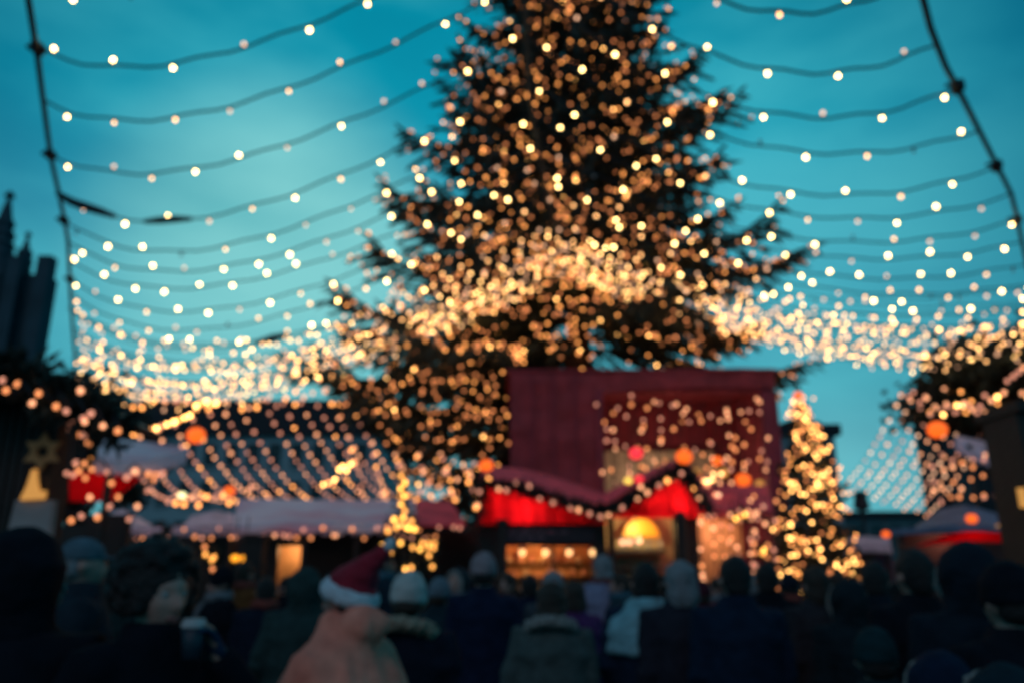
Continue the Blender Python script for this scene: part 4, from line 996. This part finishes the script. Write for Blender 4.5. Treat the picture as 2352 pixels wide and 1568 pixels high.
def person(u, vtop, Y, rz, label, coat=(.02, .02, .03), kind='jacket', head='short', hc='black', arms=('down', 'down'), stride=.1, collar=None, scarf=None, near=False, H=None, seed=0, lean=0, group='people in the market crowd', hatc=None, shawl=None):
    top = {'santa': .19, 'pompom': .20, 'beanie': .15, 'curly': .165, 'hood': .16}.get(head, .125)
    z = at(u, vtop, Y).z; full = HZ+top; sc = z/full
    if H: sc = H/full
    x = at(u, max(vtop, 1100)+60, Y).x
    root = thing('person', label, 'person', (x, Y, 0 if not H else z-H), math.radians(rz), group); root.scale = (sc*.98+.02, sc*.98+.02, sc)
    if lean: root.rotation_euler[0] = 0
    la, ra = arms
    b = link('body', body_mesh(la, ra, stride, .0075 if near else .011), root)
    c = link('coat', coat_mesh(la, ra, kind, seed % 3), root); setmat(c, cloth_mat(coat) if not isinstance(coat, bpy.types.Material) else coat)
    t, bo = trouser_mesh(stride); link('trousers', t, root); link('boots', bo, root)
    for name, me in headgear(head, seed % 2):
        o = link(name, me, root)
        m = HM[hc] if name == 'hair' else M['greyfur'] if name in ('fur_trim',) else M['redfelt'] if name == 'hat' else M['whitefelt'] if name in ('hat_brim', 'pompom') else cloth_mat(hatc or coat)
        setmat(o, m)
    for s in (-1, 1):
        e = link('eye', EYE, root); e.location = (.031*s, .0745, HZ+.0)
    l = link('lips', LIPS, root); l.location = (0, 0, 0)
    if collar:
        key = ('collar', seed % 2)
        if key not in HEADG:
            mb = MB(); mb.torus((0, -.055, 1.475), .135, .042, -.42, amp=.45, ry=.125, rz=.038, seed=seed); HEADG[key] = realize(mb, M['skin'], .009, 'fur_collar_mesh', amp=.014, nf=32)
        o = link('fur_collar', HEADG[key], root); setmat(o, M[collar])
    if shawl:
        mb = MB(); mb.loft([(1.22, .27, .19, 0, -.02), (1.34, .265, .185, 0, -.02), (1.43, .23, .15, 0, -.02), (1.50, .13, .12, 0, -.02), (1.54, .10, .10, 0, -.02)], 26)
        o = link('shawl', realize(mb, M['skin'], .014, 'shawl_mesh', amp=.02, nf=9), root); setmat(o, cloth_mat(shawl))
    if head == 'santa':
        for o in root.children:
            if o.name.split('.')[0] in ('hat', 'hat_brim', 'pompom'):
                o.rotation_euler = (.48, 0, 0); p = Vector((0, 0, HZ+.01)); o.location = p - Matrix.Rotation(.48, 3, 'X') @ p
    if scarf:
        if 'scarf' not in HEADG:
            mb = MB(); mb.torus((0, 0, 1.52), .088, .034, -.1, ry=.088, rz=.05, amp=.3); mb.tube([(.06, .09, 1.5), (.07, .16, 1.4), (.07, .185, 1.2)], [(.03, .02), (.05, .02), (.05, .015)], 10); HEADG['scarf'] = realize(mb, M['skin'], .010, 'scarf_mesh', amp=.008, nf=18)
        o = link('scarf', HEADG['scarf'], root); setmat(o, cloth_mat(scarf))
    return root
mb = MB(); mb.ell((0, 0, 0), (.0125, .0125, .0125), 14, 10, 0); mb.ell((0, .0045, 0), (.006, .0088, .006), 12, 8, 1); EYE = mb.mesh('eye_mesh', [M['eye'], M['iris']])
mb = MB(); mb.tube([(-.024, .084, HZ-.0695), (-.010, .0945, HZ-.066), (0, .096, HZ-.068), (.010, .0945, HZ-.066), (.024, .084, HZ-.0695)], [.002, .005, .005, .005, .002], 8); mb.tube([(-.022, .084, HZ-.071), (0, .094, HZ-.076), (.022, .084, HZ-.071)], [.002, .006, .002], 8); LIPS = mb.mesh('lip_mesh', M['lip'])
BK, NV, TE, GY, BR, GN = (.008, .010, .016), (.010, .018, .045), (.012, .05, .07), (.05, .055, .06), (.05, .03, .02), (.03, .05, .045)
# nearest figures
person(62, 1208, 2.55, 8, 'nearest person at the left edge seen from behind in a black hood', BK, 'jacket', 'hood', arms=('pocket', 'pocket'), near=False, seed=1)
person(192, 1235, 4.1, -60, 'person in a blue-grey flat cap turned to the right, left of the curly-haired one', (.02, .03, .04), 'jacket', 'cap', 'grey', ('down', 'pocket'), hatc=(.10, .16, .2), seed=2)
cur = person(372, 1238, 2.6, -122, 'dark curly-haired person facing us and raising a cup in a gloved hand', (.006, .008, .014), 'long', 'curly', 'black', ('sip', 'pocket'), near=True, seed=0)
person(700, 1300, 5.6, 10, 'person in a green-grey parka with pale fur hood behind the red-hatted one', (.035, .06, .055), 'puffy', 'hood', arms=('pocket', 'down'), seed=3)
sant = person(800, 1258, 3.2, 64, 'person in a red plush hat with white brim and a salmon pink cape', (1.0, .30, .21), 'cape', 'santa', 'brown', ('down', 'down'), seed=0)
person(940, 1312, 4.2, -8, 'person in a chunky white knit hat and dark coat with a fur collar', (.010, .014, .026), 'jacket', 'beanie', 'brown', ('pocket', 'pocket'), collar='fur', hatc=(.52, .54, .52), seed=1)
person(1110, 1268, 6.2, 5, 'tall person in a pinkish-white hat and dark blue coat in front of the orange counter', NV, 'long', 'beanie', 'black', ('down', 'down'), hatc=(.30, .24, .26), seed=2)
person(1268, 1338, 5.0, -6, 'person in a grey-green quilted coat with a pale collar, low in the centre', (.09, .11, .10), 'puffy', 'bob', 'brown', ('pocket', 'down'), collar='greyfur', seed=4)
person(1215, 1318, 7.4, 15, 'dark blue silhouetted head in front of the left part of the orange counter', NV, 'jacket', 'short', 'black', seed=0)
person(1272, 1312, 7.0, -20, 'grey-haired person just right of the blue silhouetted head', (.06, .07, .08), 'jacket', 'bob', 'grey', seed=1)
person(1318, 1335, 6.6, 20, 'person in a violet jacket near the counter end', (.09, .03, .12), 'puffy', 'bob', 'brown', seed=5)
person(1484, 1292, 5.2, -10, 'person with dark hair and a pale teal shawl over the shoulders', (.015, .03, .06), 'jacket', 'short', 'black', ('pocket', 'down'), scarf=None, seed=0, shawl=(.22, .46, .52))
person(1562, 1290, 5.0, 12, 'grey-haired person in a dark coat between the shawl wearer and the broad back', (.03, .028, .04), 'long', 'bob', 'grey', ('down', 'pocket'), seed=1)
person(1688, 1276, 4.6, 3, 'broad-shouldered dark-haired person in a navy coat seen from behind', (.010, .022, .045), 'jacket', 'short', 'black', ('down', 'down'), seed=2)
person(1765, 1292, 6.0, -25, 'person in a black coat right behind the broad-shouldered one', BK, 'jacket', 'short', 'black', seed=0)
person(1872, 1302, 5.8, 20, 'person in a brown-grey coat directly under the small Christmas tree', (.04, .035, .04), 'jacket', 'bob', 'brown', seed=1)
person(2010, 1290, 5.4, -15, 'dark-haired person under the far pale-roofed stall', (.012, .02, .03), 'jacket', 'short', 'black', seed=2)
person(1945, 1325, 5.2, 10, 'person in a hooded dark coat left of the one under the far stall', (.014, .025, .03), 'jacket', 'hood', seed=0)
person(2100, 1262, 4.2, 12, 'tall black figure in front of the red lit valance, left one', BK, 'long', 'short', 'black', ('pocket', 'down'), seed=1)
person(2215, 1240, 3.6, -6, 'black hooded figure under the blue-grey awning with bluish sheen', (.012, .02, .03), 'jacket', 'hood', seed=2)
person(2310, 1290, 3.1, 10, 'black figure against the right edge of the picture', BK, 'long', 'beanie', 'black', ('down', 'down'), hatc=BK, seed=0)
person(2150, 1488, 2.7, 0, 'short hooded person in dark blue at the lower right', (.010, .02, .045), 'puffy', 'hood', seed=1)
person(2010, 1440, 3.4, -12, 'person in a teal-tinted hat left of the short hooded one', (.012, .03, .035), 'jacket', 'beanie', 'black', hatc=(.012, .04, .045), seed=2)
person(2290, 1515, 2.3, 15, 'lowest figure at the lower right corner in a dark teal coat', (.01, .03, .04), 'puffy', 'hood', seed=0)
# second row further in
BG = [
    (560, 1290, 8.5, -30, 'person in a rust-coloured jacket under the pair of orange lamps', (.16, .06, .02), 'jacket', 'short', 'brown'),
    (655, 1310, 9.0, 25, 'dark figure before the pale lit opening of the long awning stall', BK, 'jacket', 'short', 'black'),
    (880, 1272, 8.0, 10, 'dark-haired person between the red hat and the white knit hat', (.012, .03, .045), 'jacket', 'short', 'black'),
    (1010, 1320, 6.6, -20, 'person in a pale blue hat right of the white knit hat', (.015, .04, .05), 'jacket', 'beanie', 'brown'),
    (1050, 1300, 7.5, 35, 'person in a grey-brown hood left of the tall pinkish hat', (.04, .045, .05), 'jacket', 'hood', 'brown'),
    (1165, 1300, 8.8, -170, 'vendor-side customer with a pale face before the orange counter post', (.09, .05, .04), 'jacket', 'bob', 'brown'),
    (1385, 1285, 8.4, 10, 'person in a pale lilac jacket between the two red stalls', (.22, .24, .36), 'puffy', 'bob', 'grey'),
    (1352, 1330, 9.2, -15, 'person in a brick red jacket before the counter end', (.22, .04, .03), 'jacket', 'short', 'brown'),
    (1425, 1315, 8.2, 160, 'person facing us with a pale blue face mask colour scarf near the dark post', (.03, .06, .07), 'jacket', 'short', 'brown'),
    (1612, 1318, 7.8, 15, 'person in a dusky red hat right of the grey-haired one', (.10, .02, .03), 'jacket', 'beanie', 'brown'),
    (1650, 1335, 8.8, -10, 'person in a wine red coat left of the broad back', (.16, .02, .04), 'long', 'bob', 'brown'),
    (1730, 1310, 8.4, 20, 'person partly hidden behind the broad back, in grey', (.05, .055, .06), 'jacket', 'short', 'grey'),
    (1815, 1315, 8.0, -5, 'dark coated person at the left foot of the small Christmas tree', (.015, .02, .03), 'jacket', 'beanie', 'black'),
    (1925, 1300, 8.6, 12, 'person in a dusty pink coat at the right foot of the small tree', (.12, .06, .07), 'jacket', 'bob', 'brown'),
    (1980, 1340, 9.0, -25, 'small distant person in an ochre scarf under the far stall', (.06, .045, .02), 'jacket', 'short', 'brown'),
    (2050, 1330, 7.0, 30, 'distant dark hooded person left of the tall black figures', (.015, .02, .02), 'jacket', 'hood', 'black'),
    (505, 1300, 7.2, 20, 'dark figure right behind the curly-haired one', BK, 'jacket', 'beanie', 'black'),
    (300, 1300, 6.8, -15, 'dark figure half hidden between flat cap and curly hair', (.012, .03, .03), 'jacket', 'hood', 'black'),
    (610, 1335, 6.8, 5, 'dark figure left of the green-grey parka', (.01, .015, .03), 'jacket', 'short', 'black'),
    (760, 1310, 7.6, -5, 'figure in dark green seen past the red plush hat', (.02, .035, .03), 'jacket', 'short', 'black'),
]
for k, (u, v, Yp, rz, lb, c, kd, hd, hc) in enumerate(BG):
    rz += (0, 55, -70, 0, 110, -40)[k % 6]; v += (0, 14, -10, 6)[k % 4]
    person(u, v, Yp, rz, lb, c, kd, hd, hc, (('down', 'down'), ('pocket', 'pocket'), ('down', 'pocket'))[k % 3], stride=(.1, .2)[k % 2], seed=k, group='people further back in the crowd', scarf=((.2, .05, .04), (.16, .18, .2), (.05, .12, .16))[k % 3] if k % 2 == 0 else None, hatc=(.14, .2, .24) if hd == 'beanie' and k == 3 else None)
# cup in the raised hand of the curly-haired person, and the glove
sc = cur.scale.z
J = [mir(p, -1) for p in POSE['sip']]; d = (J[2]-J[1]).normalized(); sd_ = d.cross(Vector((0, 0, 1))).normalized(); hc_ = J[2] + d*.085 - sd_.cross(d)*.05
bpy.context.view_layer.update()
mb = MB(); m2 = hand(mb, J[2]-d*.02, d, -1, 1.0); g = link('glove', realize(mb, M['skin'], .006, 'glove_mesh', amp=.003, nf=30), cur); setmat(g, cloth_mat((.02, .05, .10))); g.scale = (1.06, 1.06, 1.06); g.location = -(J[2]*.06)
wp = cur.matrix_world @ (hc_ + Vector((.0, .0, .0)))
t = thing('paper_cup', 'white lidded paper cup in the raised gloved hand', 'cup', wp - Vector((0, 0, .055)))
mb = MB(); mb.loft([(0, .025, .025, 0, 0), (.09, .034, .034, 0, 0)], n=20); mb.build('cup', mat('paper_cup_wall', (.02, .04, .06), .5, scale=20), t, True)
mb = MB(); mb.loft([(.088, .037, .037, 0, 0), (.098, .037, .037, 0, 0), (.105, .031, .031, 0, 0), (.112, .030, .030, 0, 0)], n=20); mb.build('lid', M['white'], t)
# teal shawl
# ------------------------------------------------------------------ camera
cam = bpy.data.cameras.new('camera'); co = bpy.data.objects.new('camera', cam); COL.objects.link(co)
co.location = (0, 0, CAMZ); co.rotation_euler = (PI/2 + PITCH, 0, 0)
cam.sensor_width = 36; cam.lens = FP/2352*36; cam.clip_end = 2000
cam.dof.use_dof = True; cam.dof.focus_distance = 0.5
FSTOP = 5.15
cam.dof.aperture_fstop = FSTOP; cam.dof.aperture_blades = 9
SC.camera = co
# ------------------------------------------------------------------ sky
w = bpy.data.worlds.new('World'); SC.world = w; w.use_nodes = True
nt = w.node_tree; N = nt.nodes; L = nt.links; bg = N['Background']
tc = N.new('ShaderNodeTexCoord'); nrm = N.new('ShaderNodeVectorMath'); nrm.operation = 'NORMALIZE'
L.new(tc.outputs['Generated'], nrm.inputs[0]); sep = N.new('ShaderNodeSeparateXYZ'); L.new(nrm.outputs[0], sep.inputs[0])
ramp = N.new('ShaderNodeValToRGB'); L.new(sep.outputs['Z'], ramp.inputs['Fac'])
els = [(0, (.24, .56, .60)), (.09, (.22, .57, .62)), (.21, (.09, .45, .54)), (.38, (.045, .36, .49)), (.50, (.004, .36, .49)), (.62, (.0, .31, .43)), (.72, (.0, .17, .28)), (1, (.003, .07, .15))]
cr = ramp.color_ramp
cr.elements[0].position = els[0][0]; cr.elements[0].color = (*els[0][1], 1)
cr.elements[1].position = els[-1][0]; cr.elements[1].color = (*els[-1][1], 1)
for p, c in els[1:-1]:
    e = cr.elements.new(p); e.color = (*c, 1)
def dirdot(u, v, lo, hi):
    d = (at(u, v, 1) - Vector((0, 0, CAMZ))).normalized()
    n = N.new('ShaderNodeVectorMath'); n.operation = 'DOT_PRODUCT'; L.new(nrm.outputs[0], n.inputs[0]); n.inputs[1].default_value = d
    m = N.new('ShaderNodeMapRange'); m.interpolation_type = 'SMOOTHSTEP'; L.new(n.outputs['Value'], m.inputs[0])
    m.inputs[1].default_value = lo; m.inputs[2].default_value = hi; return m.outputs[0]
def mixc(a, b, fac, mode='MIX'):
    m = N.new('ShaderNodeMix'); m.data_type = 'RGBA'; m.blend_type = mode
    if isinstance(fac, (int, float)): m.inputs[0].default_value = fac
    else: L.new(fac, m.inputs[0])
    for s, x in ((6, a), (7, b)):
        if isinstance(x, tuple): m.inputs[s].default_value = (*x, 1)
        else: L.new(x, m.inputs[s])
    return m.outputs[2]
# clouds: soft bands of thin overcast
mp = N.new('ShaderNodeMapping'); mp.inputs['Scale'].default_value = (1.2, 1.2, 3.0); L.new(nrm.outputs[0], mp.inputs['Vector'])
cn = N.new('ShaderNodeTexNoise'); cn.inputs['Scale'].default_value = 2.6; cn.inputs['Detail'].default_value = 5; cn.inputs['Roughness'].default_value = .45; L.new(mp.outputs[0], cn.inputs['Vector'])
cm = N.new('ShaderNodeMapRange'); cm.inputs[1].default_value = .35; cm.inputs[2].default_value = .7; cm.inputs[3].default_value = 0; cm.inputs[4].default_value = .75; L.new(cn.outputs['Fac'], cm.inputs[0])
cm2 = N.new('ShaderNodeMapRange'); cm2.inputs[1].default_value = .55; cm2.inputs[2].default_value = .3; cm2.inputs[3].default_value = 0; cm2.inputs[4].default_value = .8; L.new(cn.outputs['Fac'], cm2.inputs[0])
c = mixc(ramp.outputs['Color'], (.09, .52, .60), cm.outputs[0])
# paler patch of sky; lens vignette painted in as darkening towards both sides
c = mixc(c, (.22, .62, .63), dirdot(640, 600, .968, 1.0))
dk = dirdot(1100, 760, .74, .95)
c = mixc(mixc(c, (.1, .42, .52), 1.0, 'MULTIPLY'), c, dk)
c = mixc(c, mixc(c, (.5, .74, .80), 1.0, 'MULTIPLY'), cm2.outputs[0])
sk = N.new('ShaderNodeTexSky'); sk.sky_type = 'NISHITA'; sk.sun_disc = False
SUN_E, SUN_R = math.radians(2), math.radians(200)
sk.sun_elevation = SUN_E; sk.sun_rotation = SUN_R
sc_ = N.new('ShaderNodeVectorMath'); sc_.operation = 'SCALE'; sc_.inputs['Scale'].default_value = .003; L.new(sk.outputs[0], sc_.inputs[0])
ad = N.new('ShaderNodeVectorMath'); ad.operation = 'ADD'; L.new(c, ad.inputs[0]); L.new(sc_.outputs[0], ad.inputs[1])
L.new(ad.outputs[0], bg.inputs['Color']); bg.inputs['Strength'].default_value = 1.0
sl = bpy.data.lights.new('warm_fill_sun', 'SUN'); sl.energy = .26; sl.angle = math.radians(25); sl.color = (1, .62, .66)  # warm fill added from behind the camera to bring out red surfaces
so = bpy.data.objects.new('warm_fill_sun', sl); COL.objects.link(so); so.rotation_euler = (math.radians(52), 0, math.radians(-18))
# ------------------------------------------------------------------ render settings
SC.view_settings.view_transform = 'Standard'; SC.view_settings.look = 'None'; SC.view_settings.exposure = 0; SC.view_settings.gamma = 1
SC.cycles.use_denoising = True
try: SC.cycles.denoiser = 'OPENIMAGEDENOISE'
except Exception: pass
SC.cycles.use_adaptive_sampling = False
SC.cycles.max_bounces = 5; SC.cycles.diffuse_bounces = 2; SC.cycles.glossy_bounces = 2; SC.cycles.transmission_bounces = 2
SC.cycles.sample_clamp_indirect = 1.5; SC.cycles.caustics_reflective = False; SC.cycles.caustics_refractive = False
